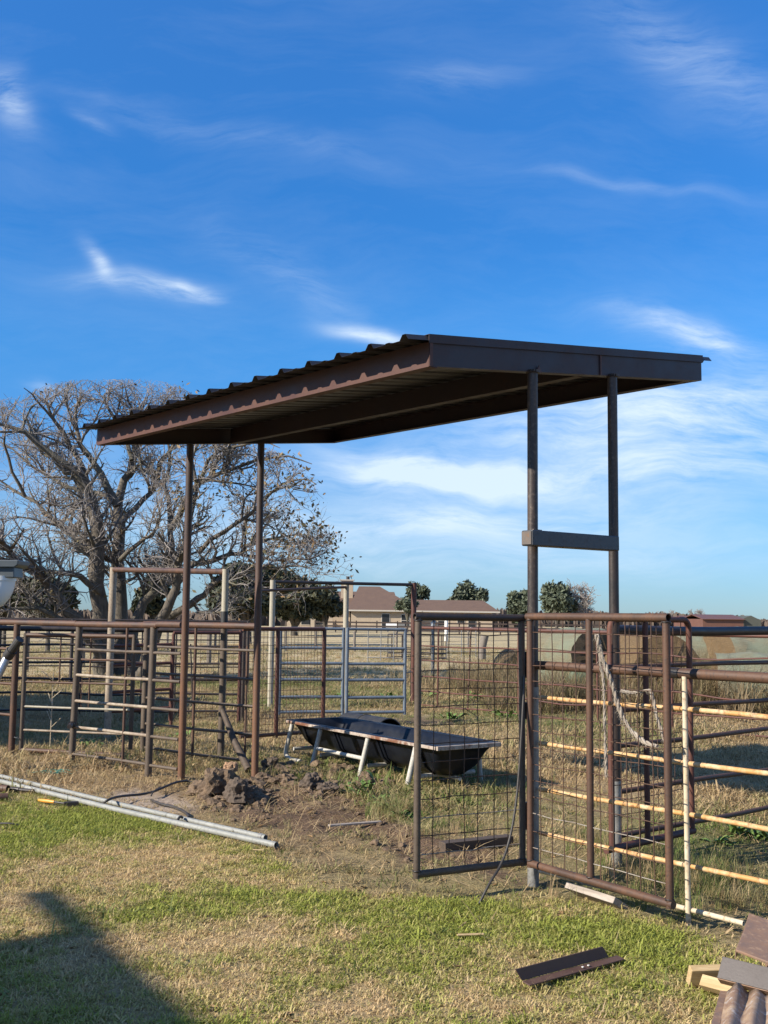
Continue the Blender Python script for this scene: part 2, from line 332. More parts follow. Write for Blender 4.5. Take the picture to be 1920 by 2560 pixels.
def bevel(o, wdt=0.004):
    b = o.modifiers.new('bevel', 'BEVEL'); b.width = wdt; b.segments = 2; b.limit_method = 'ANGLE'; return o
def tag(o, label, cat, group=None):
    o['label'] = label; o['category'] = cat
    if group: o['group'] = group
    return o
def thing(name, loc, label, cat, group=None):
    o = bpy.data.objects.new(name, None); o.empty_display_size = 0.2; COL.objects.link(o); o.location = loc
    return tag(o, label, cat, group)
def pipe(name, parent, a, b, r, m, n=12, hollow=0.0, wob=0.0, label=None):
    a, b = Vector(a), Vector(b); pts = [a, b]
    if wob:
        k = max(3, int((b-a).length/0.35)); t = (b-a).normalized()
        s = t.cross(Vector((0.3, 0.5, 0.8))).normalized(); s2 = t.cross(s)
        ph = random.random()*6
        pts = [a + (b-a)*(i/k) + (s*math.sin(ph+i*1.3) + s2*math.cos(ph*2+i*0.9))*wob*math.sin(math.pi*i/k) for i in range(k+1)]
    return MB().tube(pts, r, n, True, hollow).build(name, m, parent, label=label)
def lerp(a, b, t): return Vector(a)*(1-t) + Vector(b)*t

# ------------------------------------------------------------------ value noise and ground masks
_T = RNG.random((256, 256))
def vnoise(x, y):
    xi = np.floor(x).astype(int); yi = np.floor(y).astype(int); fx = x - xi; fy = y - yi
    fx = fx*fx*(3-2*fx); fy = fy*fy*(3-2*fy)
    a = _T[xi & 255, yi & 255]; b = _T[(xi+1) & 255, yi & 255]; c = _T[xi & 255, (yi+1) & 255]; d = _T[(xi+1) & 255, (yi+1) & 255]
    return (a*(1-fx)+b*fx)*(1-fy) + (c*(1-fx)+d*fx)*fy
def fbm(x, y, o=4):
    s = 0; a = 0.5; t = 0
    for i in range(o): s = s + a*vnoise(x*2**i + 17.3*i, y*2**i + 9.1*i); t += a; a *= 0.5
    return s/t
def sdist(x, y, poly):
    """signed distance to polygon, inside positive"""
    p = np.array([(q.x, q.y) for q in poly]); n = len(p); d = np.full(x.shape, 1e9); ins = np.zeros(x.shape, bool)
    for i in range(n):
        ax, ay = p[i]; bx, by = p[(i+1) % n]; ex, ey = bx-ax, by-ay
        t = np.clip(((x-ax)*ex + (y-ay)*ey)/(ex*ex+ey*ey), 0, 1)
        d = np.minimum(d, np.hypot(x-ax-t*ex, y-ay-t*ey))
        c = ((ay > y) != (by > y)); ins ^= c & (x < ex*(y-ay)/(by-ay+1e-12) + ax)
    return np.where(ins, d, -d)
def sst(v, a, b): t = np.clip((v-a)/(b-a), 0, 1); return t*t*(3-2*t)
LAWN_EDGE = [G(*q) for q in ((-900, 1900), (0, 1950), (300, 2025), (600, 2105), (730, 2165), (800, 2215), (1000, 2238), (1200, 2250), (1330, 2232), (1430, 2255), (1560, 2290), (1720, 2345), (1920, 2400), (2300, 2500))]
LAWN = LAWN_EDGE + [Vector((9, 3.5, 0)), Vector((9, -9, 0)), Vector((-14, -9, 0)), Vector((-14, 9, 0))]
DIRT = [G(*q) for q in ((500, 1985), (590, 1955), (760, 1945), (900, 1985), (1000, 2040), (1090, 2075), (1180, 2120), (1290, 2165), (1400, 2205), (1330, 2225), (1200, 2215), (1080, 2165), (940, 2125), (900, 2085), (780, 2090), (680, 2065), (600, 2040))]
STRIP = [G(*q) for q in ((120, 1915), (400, 1925), (640, 1955), (900, 1975), (1060, 2060), (1300, 2160), (1420, 2210), (1300, 2235), (1050, 2225), (850, 2190), (720, 2120), (560, 2060), (330, 1990), (130, 1945))]
SAND = [G(*q) for q in ((225, 1985), (330, 1970), (440, 1985), (480, 2010), (470, 2040), (380, 2035), (280, 2015))]
TROUGH_PATCH = [G(*q) for q in ((900, 1800), (1060, 1790), (1180, 1800), (1120, 1815), (960, 1815))]  # patch behind the trough drawn with the dark soil colour
BLOB = [(450, 2140, .55, .9, -1.0), (160, 2360, .35, .3, -1.2), (650, 2350, .5, .3, -1.25), (870, 2215, .5, .22, -1.1), (60, 2270, .3, .3, -.8), (1250, 2290, .6, .16, -.5), (1120, 2520, .5, .25, -.45),
        (620, 2235, .4, .2, 1.1), (480, 2060, .8, .6, .9), (1400, 2330, .6, .35, 1.1), (1150, 2280, .4, .22, .9), (1600, 2380, .4, .3, .8), (330, 2320, .35, .4, .8), (250, 2050, .6, .6, .7), (1000, 2440, .5, .3, .4)]
def masks(x, y):
    nb = fbm(x*1.3, y*1.3, 4) - 0.5; nf = fbm(x*5, y*5, 3) - 0.5
    lawn = sst(sdist(x, y, LAWN) + nb*0.35 + nf*0.12, -0.12, 0.14)
    dirt = sst(sdist(x, y, DIRT) + nb*0.6 + nf*0.45, -0.08, 0.14)
    dirt = np.maximum(dirt, np.clip(.25+nf*1.3+nb, 0, .62)*sst(sdist(x, y, STRIP) + nb*0.5 + nf*0.3, -0.15, 0.25))
    dirt = np.maximum(dirt, 0.8*sst(sdist(x, y, TROUGH_PATCH) + nb*0.8, -0.2, 0.3))
    sand = sst(sdist(x, y, SAND) + nb*0.3, -0.1, 0.25)*(1-lawn)
    g = 0.58 + nb*0.95 + nf*0.9
    for px, py, sx, sy, a in BLOB:
        c = G(px, py); g = g + 0.40*a*np.exp(-((x-c.x)/sx)**2 - ((y-c.y)/sy)**2)
    past = 0.20 + (fbm(x*0.35+40, y*0.35, 4)-0.5)*1.6
    for px, py, sx, sy, a in ((1700, 2200, .5, .7, 1.0), (1780, 2120, .6, .7, .9), (900, 1910, 1.3, .7, .6), (1150, 1930, .7, .6, .5), (1000, 2060, .25, .3, .9), (1100, 1750, 2.5, 2, .5), (800, 1740, 2, 2, .5), (1080, 1790, 2, 1.2, .3)):
        c = G(px, py); past = past + 0.55*a*np.exp(-((x-c.x)/sx)**2 - ((y-c.y)/sy)**2)
    green = lawn*g + (1-lawn)*past
    return lawn, np.clip(dirt*(1-lawn*0.6), 0, 1), sand, np.clip(green, 0, 1)
def height(x, y, lawn=None, dirt=None):
    if lawn is None: lawn, dirt, _, _ = masks(x, y)
    near = np.exp(-np.maximum(y-25, 0)/60)
    return ((fbm(x*0.9, y*0.9, 3)-0.5)*0.03 + dirt*((fbm(x*4, y*4, 4)-0.5)*0.13 - 0.015) + (1-lawn)*(fbm(x*3+7, y*3, 3)-0.5)*0.035)*near
def hz(x, y): return float(height(np.array([x]), np.array([y]))[0])

# ------------------------------------------------------------------ ground
def axis(dense_lo, dense_hi, step, lo, hi, grow=1.16):
    a = list(np.arange(dense_lo, dense_hi+1e-6, step)); s = step; q = a[-1]
    while q < hi: s *= grow; q += s; a.append(min(q, hi))
    s = step; q = a[0]; pre = []
    while q > lo: s *= grow; q -= s; pre.append(max(q, lo))
    return np.array(pre[::-1] + a)
xs = axis(-4.5, 4.0, 0.05, -4000, 4000); ys = axis(3.0, 14.0, 0.05, -300, 6000)
gx, gy = np.meshgrid(xs, ys); fx_, fy_ = gx.ravel(), gy.ravel()
lw, dr, sa, gr = masks(fx_, fy_); hh = height(fx_, fy_, lw, dr)
nx, ny = len(xs), len(ys)
idx = np.arange(nx*ny).reshape(ny, nx)
quads = np.stack([idx[:-1, :-1], idx[:-1, 1:], idx[1:, 1:], idx[1:, :-1]], -1).reshape(-1, 4)
me = bpy.data.meshes.new('ground')
me.vertices.add(nx*ny); me.vertices.foreach_set('co', np.stack([fx_, fy_, hh], 1).ravel())
me.loops.add(quads.size); me.loops.foreach_set('vertex_index', quads.ravel().astype(np.int32))
me.polygons.add(len(quads)); me.polygons.foreach_set('loop_start', np.arange(0, quads.size, 4, dtype=np.int32)); me.polygons.foreach_set('loop_total', np.full(len(quads), 4, np.int32))
me.polygons.foreach_set('use_smooth', np.ones(len(quads), bool)); me.update(); me.validate()
for nm, arr in (('lawn', lw), ('dirt', dr), ('sand', sa), ('green', gr)):
    at = me.attributes.new(nm, 'FLOAT', 'POINT'); at.data.foreach_set('value', arr.astype(np.float32))
ground = bpy.data.objects.new('ground', me); COL.objects.link(ground); ground['kind'] = 'structure'
m, n, b, pos = newmat('soil_and_thatch')
def attr(n, nm, typ='GEOMETRY'):
    a = n.new('ShaderNodeAttribute', attribute_name=nm, attribute_type=typ); return a.outputs['Fac']
f1 = n.noise(pos, 24, 5, 0.7); f2 = n.noise(pos, 90, 3, 0.7); fb = n.noise(pos, 0.12, 5, 0.6)
thatch = n.mix(n.mapr(f1, 0.35, 0.65), (0.22, 0.155, 0.085), (0.40, 0.295, 0.17))
lawnc = n.mix(n.math('MULTIPLY', attr(n, 'green'), 0.55), n.mix(n.mapr(f1, 0.35, 0.65), (0.27, 0.19, 0.10), (0.42, 0.31, 0.175)), (0.17, 0.165, 0.05))
far = n.mix(n.mapr(n.noise(n.scalev(pos, (0.4, 1, 1)), 0.35, 6, 0.65), 0.35, 0.65), (0.34, 0.265, 0.15), (0.45, 0.36, 0.215))
far = n.mix(n.mapr(fb, 0.5, 0.68, 0, 0.6), far, (0.22, 0.20, 0.10))
sp = n.new('ShaderNodeSeparateXYZ'); n.set(sp.inputs[0], pos)
past = n.mix(n.mapr(sp.outputs[1], 14, 26), n.mix(n.math('MULTIPLY', attr(n, 'green'), 0.8), thatch, (0.10, 0.125, 0.04)), far)
col = n.mix(attr(n, 'lawn'), past, lawnc)
soil = n.mix(n.mapr(f1, 0.35, 0.65), (0.095, 0.062, 0.042), (0.175, 0.118, 0.08))
soil = n.mix(n.mapr(f2, 0.55, 0.7, 0, 0.6), soil, (0.21, 0.155, 0.11))
col = n.mix(attr(n, 'dirt'), col, soil)
col = n.mix(n.math('MULTIPLY', attr(n, 'sand'), 0.85), col, n.mix(n.mapr(f1, 0.4, 0.6), (0.34, 0.27, 0.22), (0.44, 0.36, 0.30)))
n.set(b.inputs['Base Color'], col); b.inputs['Roughness'].default_value = 0.95; b.inputs['Specular IOR Level'].default_value = 0.1
bump(n, b, n.math('ADD', f1, n.math('MULTIPLY', f2, 0.5)), 0.9, 0.03)
me.materials.append(m)

# ------------------------------------------------------------------ pole shelter
TH = 0.6823
UW = Vector((math.cos(TH), math.sin(TH), 0)); UL = Vector((-math.sin(TH), math.cos(TH), 0)); O = Vector((0.941, 6.676, 0))
Z0, SA, SB, LEN, EA, EC = 3.188, 0.122, 0.0186, 4.637, -0.88, 1.849
def S(wq, l, dz=0.0): return O + UW*wq + UL*l + Vector((0, 0, Z0 + SA*wq + SB*l + dz))
sh = thing('pole_shelter', O, 'open pole shelter with sloping corrugated metal roof on four tall pipe posts', 'shelter')
BH = 0.15
def beam(name, w0, l0, w1, l1, wid, m, inset=0):
    a, c = S(w0, l0), S(w1, l1); t = (c-a).normalized(); side = t.cross(Vector((0, 0, 1))).normalized()
    mb = MB()
    # C-channel: web plus two flanges turned inwards (inset = -1 or 1), 6 mm steel
    def slab(p, q, u, v): mb.prism([p, p+u, p+u+v, p+v], q-p)
    up = Vector((0, 0, 1))
    sg = inset if inset else 1
    slab(a, c, side*0.006*sg, up*BH)
    slab(a+side*0.0062*sg, c+side*0.0062*sg, side*wid*sg, up*0.006)
    slab(a+side*0.0062*sg+up*(BH-0.006), c+side*0.0062*sg+up*(BH-0.006), side*wid*sg, up*0.006)
    return mb.build(name, m, sh)
beam('fascia_beam', EA, -0.004, EC, -0.004, 0.06, M['fascia'], -1)
beam('fascia_beam', EA, LEN+0.004, EC, LEN+0.004, 0.06, M['fascia'], 1)
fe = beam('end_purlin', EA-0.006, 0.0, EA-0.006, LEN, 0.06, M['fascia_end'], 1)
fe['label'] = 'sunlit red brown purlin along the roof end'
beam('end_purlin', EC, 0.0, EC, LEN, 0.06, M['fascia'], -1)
beam('middle_purlin', 0.50, 0.068, 0.50, LEN-0.068, 0.06, M['fascia'], 1)
# roof sheets: trapezoid ribs running along the slope direction, each about a metre wide
pitch_r = 0.322; nr = 14; groups = [(0, 3), (3, 6), (6, 9), (9, 12), (12, 15)]
prof = []                                               # (l, z)
l0 = -0.005
for i in range(15):
    c = l0 + 0.03 + i*pitch_r
    prof.append([(c-0.040, 0.0), (c-0.014, 0.034), (c+0.014, 0.034), (c+0.040, 0.0), (c+0.12, 0.0), (c+0.135, 0.008), (c+0.165, 0.008), (c+0.18, 0.0)])
for gi, (a, c) in enumerate(groups):
    pl = [q for i in range(a, c) for q in prof[i]]
    if c < 15: pl += prof[c][:3]
    else: pl += [(LEN+0.09, 0.0)]
    mb = MB(); dz = BH + 0.003 + 0.0012*gi
    ws = (EA-0.18, EC+0.12); k = len(pl)
    top = [S(q, l, dz+z+0.0009) for q in ws for l, z in pl]; bot = [S(q, l, dz+z) for q in ws for l, z in pl]
    mb.add(top, [(i, i+1, k+i+1, k+i) for i in range(k-1)]); mb.add(bot, [(i+1, i, k+i, k+i+1) for i in range(k-1)])
    for base in (0, k):
        mb.add(top[base:base+k] + bot[base:base+k], [(i, i+1, k+i+1, k+i) for i in range(k-1)])
    mb.build('roof_sheet', M['roof'], sh)
# cap trim along the near edge, weld seam, screws
tr = MB()
tr.prism([S(EA-0.02, -0.016, BH-0.01), S(EA-0.02, -0.012, BH-0.01), S(EA-0.02, -0.012, BH+0.0425), S(EA-0.02, -0.016, BH+0.0425)], S(EC+0.004, 0)-S(EA-0.02, 0))
tr.prism([S(EA-0.02, -0.0115, BH+0.0405), S(EA-0.02, 0.03, BH+0.0405), S(EA-0.02, 0.03, BH+0.0425), S(EA-0.02, -0.0115, BH+0.0425)], S(EC+0.004, 0)-S(EA-0.02, 0))
tr.build('edge_trim', M['fascia'], sh)
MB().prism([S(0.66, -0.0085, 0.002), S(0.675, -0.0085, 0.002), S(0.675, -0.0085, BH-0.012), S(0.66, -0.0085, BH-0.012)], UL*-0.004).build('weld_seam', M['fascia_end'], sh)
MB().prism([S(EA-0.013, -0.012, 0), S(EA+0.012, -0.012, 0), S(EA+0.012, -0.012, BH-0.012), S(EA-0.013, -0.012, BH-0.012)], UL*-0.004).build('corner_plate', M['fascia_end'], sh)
sc_ = MB()
for i in range(15):
    for wq in (EA+0.02, 0.5, EC-0.02):
        sc_.tube([S(wq, l0+0.23+i*pitch_r, BH+0.004), S(wq, l0+0.23+i*pitch_r, BH+0.016)], 0.008, 6)
sc_.build('roof_screws', M['galv'], sh, kind='stuff')
# posts
def SP(wq, l, z): q = O + UW*wq + UL*l; return Vector((q.x, q.y, z))
R1 = 0.0335
MB().tube([SP(0, 0, 1.19), SP(0, 0, 2.2), S(0, 0, -0.001)], R1, 20).build('post', M['steel_post'], sh)
MB().tube([SP(0, 0, -0.1), SP(0.0, 0, 1.19)], R1+0.002, 20).build('lower_post', M['galv'], sh, label='pale galvanised lower length of the front post')
MB().tube([SP(0.80, 0, 2.15), S(0.8, 0, -0.001)], R1, 20).build('post', M['steel_post'], sh)
MB().tube([SP(0.785, -0.01, 0.55), SP(0.772, -0.02, 2.16)], R1, 20).build('post', M['rust_dark'], sh)
MB().tube([SP(0.79, -0.01, -0.1), SP(0.785, -0.01, 0.552)], R1+0.002, 20).build('lower_post', M['galv'], sh)
MB().tube([G(453, 1951)+Vector((0, 0, -0.1)), lerp(G(453, 1951), S(0.0856, LEN), 0.5), S(0.0856, LEN, -0.001)], 0.036, 18).build('post', M['post_rust'], sh)
MB().tube([G(637, 1948)+Vector((0, 0, -0.1)), lerp(G(637, 1948), S(0.906, LEN), 0.5), S(0.906, LEN, -0.001)], 0.036, 18).build('post', M['post_rust'], sh)
for wq, l in ((0, -0.006), (0.8, -0.006)):
    mb = MB()
    for i in range(14):
        th = i/14*2*math.pi; q = S(wq, l, 0.0) + UW*math.cos(th)*0.036 + UL*math.sin(th)*0.036
        mb.box(q, UW*0.007, UL*0.007, Vector((0, 0, 0.008)))
    mb.build('weld_bead', M['steel_post'], sh)
mb = MB(); q = S(0.02, -0.012, 0); mb.prism([q, q+UW*0.05, q+UW*0.025+Vector((0, 0, 0.045))], UL*-0.006); mb.build('gusset', M['fascia_end'], sh)
# crossbar: square tube on the front of the posts with capped end
cz = 2.105
ca = SP(-0.14, -0.082, P(1319, 1345, 6.53).z); cb = SP(0.70, -0.082, P(1551, 1359, 7.02).z); cz = (ca.z+cb.z)/2-.03
mb = MB(); t = (cb-ca).normalized(); up = UL.cross(t).normalized() if UL.cross(t).z > 0 else -UL.cross(t).normalized()
mb.box((ca+cb)/2, (cb-ca)/2, UL*0.046, up*0.048)
cbm = bevel(mb.build('crossbar', M['channel'], sh), 0.006)
cbe = MB().box(ca - t*0.003, t*0.003, UL*0.039, up*0.040).build('end_plate', M['plate'], cbm)
for q in (SP(0, -0.038, cz+0.083), SP(0.66, -0.038, cz+0.05)):
    mb = MB()
    for i in range(9): mb.box(q + UW*(i-4)*0.008, UW*0.006, UL*0.006, up*0.006)
    mb.build('weld_bead', M['plate'], cbm)

# ------------------------------------------------------------------ mesh gates by the front post
def frame_gate(name, label, A, B, zb, zt, r, m, mids=(), cell=0.1, mtop=None, mwire='wire', skew=0.0, round_=0.0, wr=0.0030, wires=True, extra=None):
    """gate of welded pipe from A (left foot) to B (right foot) with a square wire mesh"""
    A, B = Vector((A.x, A.y, 0)), Vector((B.x, B.y, 0)); t = (B-A).normalized(); L = (B-A).length
    th = thing(name, A, label, 'gate'); up = Vector((0, 0, 1)); nrm = t.cross(up)
    def at(u, z): return A + t*u + up*z + t*(skew*(z-zb))
    if round_:
        pts = []
        for i in range(7): q = math.pi/2*i/6; pts.append(at(round_*(1-math.cos(q)), zt - round_*(1-math.sin(q))))
        pts2 = [at(L-round_*(1-math.cos(math.pi/2*i/6)), zt-round_*(1-math.sin(math.pi/2*i/6))) for i in range(6, -1, -1)]
        MB().tube([at(0, zb)] + pts + pts2 + [at(L, zb)], r, 12).build('frame', m, th)
        pipe('bottom_bar', th, at(-r*3, zb), at(L+r, zb), r*1.15, m)
    else:
        pipe('stile', th, at(0, zb-r), at(0, zt), r, m); pipe('stile', th, at(L, zb-r), at(L, zt-r), r, m)
        pipe('top_bar', th, at(-r*1.2, zt), at(L+r*0.8, zt), r*1.06, mtop or m, hollow=0.8)
        pipe('bottom_bar', th, at(-r*0.3, zb), at(L+r*1.1, zb), r*1.06, m)
    for u in mids: pipe('stile', th, at(u, zb), at(u, zt-0.004), r*0.95, m)
    if not round_:
        for u, z_, ax in ((0, zb+r, up), (L, zb+r, up), (0, zt-r*1.1, up), (L, zt-r*1.1, up), *[(q, zb+r, up) for q in mids]):
            c_ = at(u, z_); MB().tube([c_ + t*(r*1.06*math.cos(a)) + nrm*(r*1.06*math.sin(a)) + up*random.uniform(-.003, .003) for a in np.linspace(0, 2*math.pi, 13)], 0.0042, 5, False).build('weld_bead', M['rust_dark'], th)
    if wires:
        nv = int(round(L/cell)); nh = int(round((zt-zb)/cell))
        for i in range(1, nv):
            u = L*i/nv + random.uniform(-.006, .006); pts = [at(u + random.uniform(-.006, .006), zb + (zt-zb)*j/8) + nrm*0.004 for j in range(9)]
            MB().tube(pts, wr, 6).build('wire', M[mwire], th)
        for j in range(1, nh):
            z = zb + (zt-zb)*j/nh; pts = [at(L*i/6, z + random.uniform(-.005, .005)) - nrm*0.003 for i in range(7)]
            MB().tube(pts, wr, 6).build('wire', M['wire_dull'] if (j in (1, 3) and mwire == 'wire' and extra) else M[mwire], th)
    return th, at
ga, gat = frame_gate('mesh_gate', 'narrow wire mesh gate with black top bar swung open left of the galvanised post', Vector((0.213, 6.23, 0)), Vector((0.862, 6.58, 0)), 0.15, 1.615, 0.0205, M['grey_pipe'], mtop=M['rust_dark'], cell=0.104, skew=-0.004, extra=True)
for z, hgt in ((1.33, 0.16), (1.05, 0.1), (0.42, 0.16)):
    c = gat(0.78, z); MB().tube([c-Vector((0, 0, hgt/2)), c+Vector((0, 0, hgt/2))], 0.017, 12).build('hinge', M['rust_dark'], ga)
gb, gbt = frame_gate('mesh_gate', 'brown mesh gate hung with frayed rope in front of the cream rails', Vector((0.905, 6.54, 0)), Vector((1.505, 5.66, 0)), 0.15, 1.625, 0.0215, M['rust'], mids=(0.50,), cell=0.1, extra=True)
gc, gct = frame_gate('mesh_gate', 'round cornered mesh gate standing behind the second front post', Vector((1.50, 7.03, 0)), Vector((2.20, 7.66, 0)), 0.14, 1.62, 0.021, M['rust_red'], mids=(0.40,), cell=0.1, round_=0.07, wr=0.0027)

# frayed rope pieces hung on the mesh gate
def rope(px, d0, r, label, strands=3):
    pts = [P(x, y, d) for x, y, d in px]
    L = [0]
    for i in range(1, len(pts)): L.append(L[-1] + (pts[i]-pts[i-1]).length)
    dense = []; k = int(L[-1]/0.012)
    for i in range(k+1):
        s = L[-1]*i/k; j = max(q for q in range(len(pts)-1) if L[q] <= s + 1e-9); t = (s-L[j])/(L[j+1]-L[j]); dense.append(lerp(pts[j], pts[j+1], min(t, 1)))
    for _ in range(3):
        dense = [dense[0]] + [(dense[i-1]+dense[i]*2+dense[i+1])/4 for i in range(1, len(dense)-1)] + [dense[-1]]
    th = thing('rope', dense[0], label, 'rope', 'ropes hanging on the mesh gate')
    for sidx in range(strands):
        sp = []; rs = []
        for i, p in enumerate(dense):
            a = i*0.55 + sidx*2*math.pi/strands; t = (dense[min(i+1, k)]-dense[max(i-1, 0)]).normalized(); u = t.cross(Vector((0.2, 1, 0.1))).normalized(); v = t.cross(u)
            rr = r*(1+0.3*math.sin(i*0.37+sidx)); sp.append(p + (u*math.cos(a)+v*math.sin(a))*rr*0.62); rs.append(rr*0.62)
        MB().tube(sp, rs, 6).build('strand', M['rope'], th)
    fz = MB()
    for i in range(int(k*3)):
        p = random.choice(dense); q = Vector((random.gauss(0, 1), random.gauss(0, 1), random.gauss(-0.5, 1))).normalized()
        fz.tube([p, p+q*r*1.6, p+q*r*2.2+Vector((random.gauss(0, .006), random.gauss(0, .006), -0.012))], [0.0016, 0.0012, 0.0005], 3, False)
    fz.build('frayed_fibres', M['rope'], th, kind='stuff')
D = 5.93
rope([(1492, 1586, D), (1500, 1620, D), (1512, 1665, D), (1528, 1705, D), (1540, 1745, D), (1556, 1790, D-.02), (1580, 1830, D-.06), (1612, 1858, D-.12), (1645, 1866, D-.2)], D, 0.0105, 'long frayed rope draped from the top of the mesh gate to its outer edge')
rope([(1498, 1600, D+.01), (1500, 1660, D+.01), (1508, 1695, D+.01), (1511, 1760, D+.01), (1513, 1840, D+.01), (1514, 1905, D+.01), (1515, 1942, D+.01)], D, 0.0065, 'thin twisted rope hanging straight down with a knotted end')
rope([(1552, 1727, D-.05), (1580, 1732, D-.07), (1610, 1728, D-.1), (1625, 1722, D-.12), (1634, 1755, D-.14), (1641, 1790, D-.16), (1652, 1820, D-.18), (1662, 1850, D-.2)], D, 0.0075, 'short frayed rope looped near the outer edge of the mesh gate')

# cream painted rail fence running to the right of the galvanised post
wf = thing('rail_fence', O, 'flaking cream and orange rail fence running right from the galvanised post', 'fence')
FD = Vector((0.631, -0.776, 0)); W0 = Vector((0.955, 6.66, 0))
def wfp(t, z): return W0 + FD*t + Vector((0, 0, z))
pipe('top_rail', wf, wfp(0.02, 1.325), wfp(1.06, 1.325), 0.0275, M['rust'], 16); pipe('top_rail', wf, wfp(1.06, 1.325), wfp(3.2, 1.325), 0.0285, M['rust'], 16)
MB().tube([wfp(1.00, 1.325), wfp(1.06, 1.325)], 0.0295, 16).build('sleeve', M['rust_dark'], wf)
for z in (1.128, 0.85, 0.573, 0.312): pipe('rail', wf, wfp(0.03, z), wfp(3.2, z), 0.0135, M['orange_rust'], 12, wob=0.006)
pipe('rail', wf, wfp(0.03, 0.085), wfp(1.42, 0.085), 0.0135, M['cream_rust'], 12, hollow=0.75)
pipe('upright', wf, wfp(1.10, 0.0)+Vector((-.012, -.01, 0)), wfp(1.10, 1.31)+Vector((-.012, -.01, 0)), 0.0145, M['cream_rust'])
pipe('upright', wf, wfp(2.6, 0.0), wfp(2.6, 1.31), 0.0145, M['cream_rust'])

# dark fence running away from the second post
zf = thing('pipe_fence', SP(0.8, 0, 0), 'dark pipe fence with thick top rail leading away from the second front post', 'fence')
def zfp(t, z): q = SP(0.8, 0.06, 0) + UW*t; return Vector((q.x, q.y, z))
pipe('top_rail', zf, zfp(0.03, 1.545), zfp(2.4, 1.54), 0.034, M['rust_dark'], 16, wob=0.01)
pipe('top_rail', zf, zfp(2.4, 1.54), zfp(5.2, 1.53), 0.034, M['rust_dark'], 16)
for z in (1.29, 1.0, 0.765, 0.46, 0.17): pipe('rail', zf, zfp(0.03, z), zfp(5.2, z + 0.02), 0.0175, M['rust'], 10, wob=0.008)
pb = [zfp(2.02, 0), zfp(2.04, 0.6), zfp(2.06, 1.1), zfp(2.1, 1.5)]
MB().tube(pb, 0.02, 10).build('upright', M['rust_red'], zf)
pipe('post', zf, zfp(3.8, -0.1), zfp(3.8, 1.54), 0.034, M['rust_dark'])

# black cable hanging from the gate hinge
cpts = [P(1311, 1690, 6.55), P(1306, 1800, 6.5), P(1298, 1930, 6.46), P(1288, 2030, 6.42), P(1272, 2110, 6.38), P(1252, 2165, 6.3), P(1225, 2205, 6.2), P(1198, 2232, 6.15)]
def smooth(pts, k=4):
    for _ in range(k):
        q = [pts[0]]
        for i in range(len(pts)-1): q += [lerp(pts[i], pts[i+1], .25), lerp(pts[i], pts[i+1], .75)]
        pts = q + [pts[-1]]
    return pts
def cable(pts, r, label, m='cable', name='cable', cat='cable', n=8):
    o = MB().tube(smooth(pts, 3), r, n).build(name, M[m], None, pts[0]); tag(o, label, cat); return o
cpts[-1].z = 0.012
cable(cpts, 0.0075, 'black cable hanging from the narrow mesh gate down to the grass')

# ------------------------------------------------------------------ left pen
pen = thing('pipe_fence', G(178, 1908), 'brown pipe fence of the pen with cattle rails left of the shelter', 'fence')
f1, f2, f3 = G(28, 1888), G(178, 1908), G(370, 1938)
up = Vector((0, 0, 1)); p4 = G(453, 1951); FL = f1 + (f1-f2).normalized()*3.2
ZT = 1.505
def post(parent, base, top, r, m, name='post', lean=0.0, n=14): 
    return MB().tube([base-up*0.08, base+up*top+Vector((lean, 0, 0))], r, n).build(name, m, parent)
post(pen, f1, ZT-0.02, 0.037, M['rust']); post(pen, f2, ZT+0.01, 0.036, M['grey_pipe'], lean=0.03); post(pen, f3, ZT-0.02, 0.037, M['grey_pipe'], lean=0.01)
pipe('top_rail', pen, FL+up*ZT, f2+up*ZT, 0.034, M['rust'], 14); pipe('top_rail', pen, f2+up*(ZT-.005), f3+up*ZT+(f3-f2)*0.06, 0.034, M['rust'], 14)
pipe('top_rail', pen, f3+up*(ZT+0.01)+(f3-f2)*0.06, p4+up*(ZT+.01)+Vector((-.04, 0, 0)), 0.033, M['rust'], 14)
for k_, z in enumerate((1.226, 0.95, 0.67, 0.387, 0.10)):
    pipe('rail', pen, f2+up*z, f3+up*(z+0.005), 0.0165, M['old_white'] if k_ in (1, 2, 3) else M['grey_pipe'], 10, wob=0.004)
    pipe('rail', pen, f3+up*z, p4+up*(z+0.005)+Vector((-.04, 0, 0)), 0.0165, M['grey_pipe'], 10)
for z in (1.2, 0.8, 0.45): pipe('rail', pen, FL+up*z, f1+up*z, 0.0165, M['rust'], 10)
q = lerp(f2, f3, 0.68); pipe('upright', pen, q+up*0.08, q+up*ZT, 0.015, M['rust'])
kn = f2 + Vector((0.0, -0.04, 0.42)); MB().tube([kn, kn+Vector((0.01, -0.055, 0.0))], 0.034, 14, True, 0.72).build('pipe_stub', M['rust_dark'], pen)
ch = MB()
for i in range(12):
    c = f2 + Vector((0.085, -0.02, 0.95 - i*0.03)); a = (0.009 if i % 2 else 0.002)
    ch.tube([c+Vector((a*math.cos(j*math.pi/3), a*0.3+(0.009-a)*math.cos(j*math.pi/3), 0.017*math.sin(j*math.pi/3))) for j in range(7)], 0.003, 5, False)
ch.build('chain', M['rust'], pen, kind='stuff')

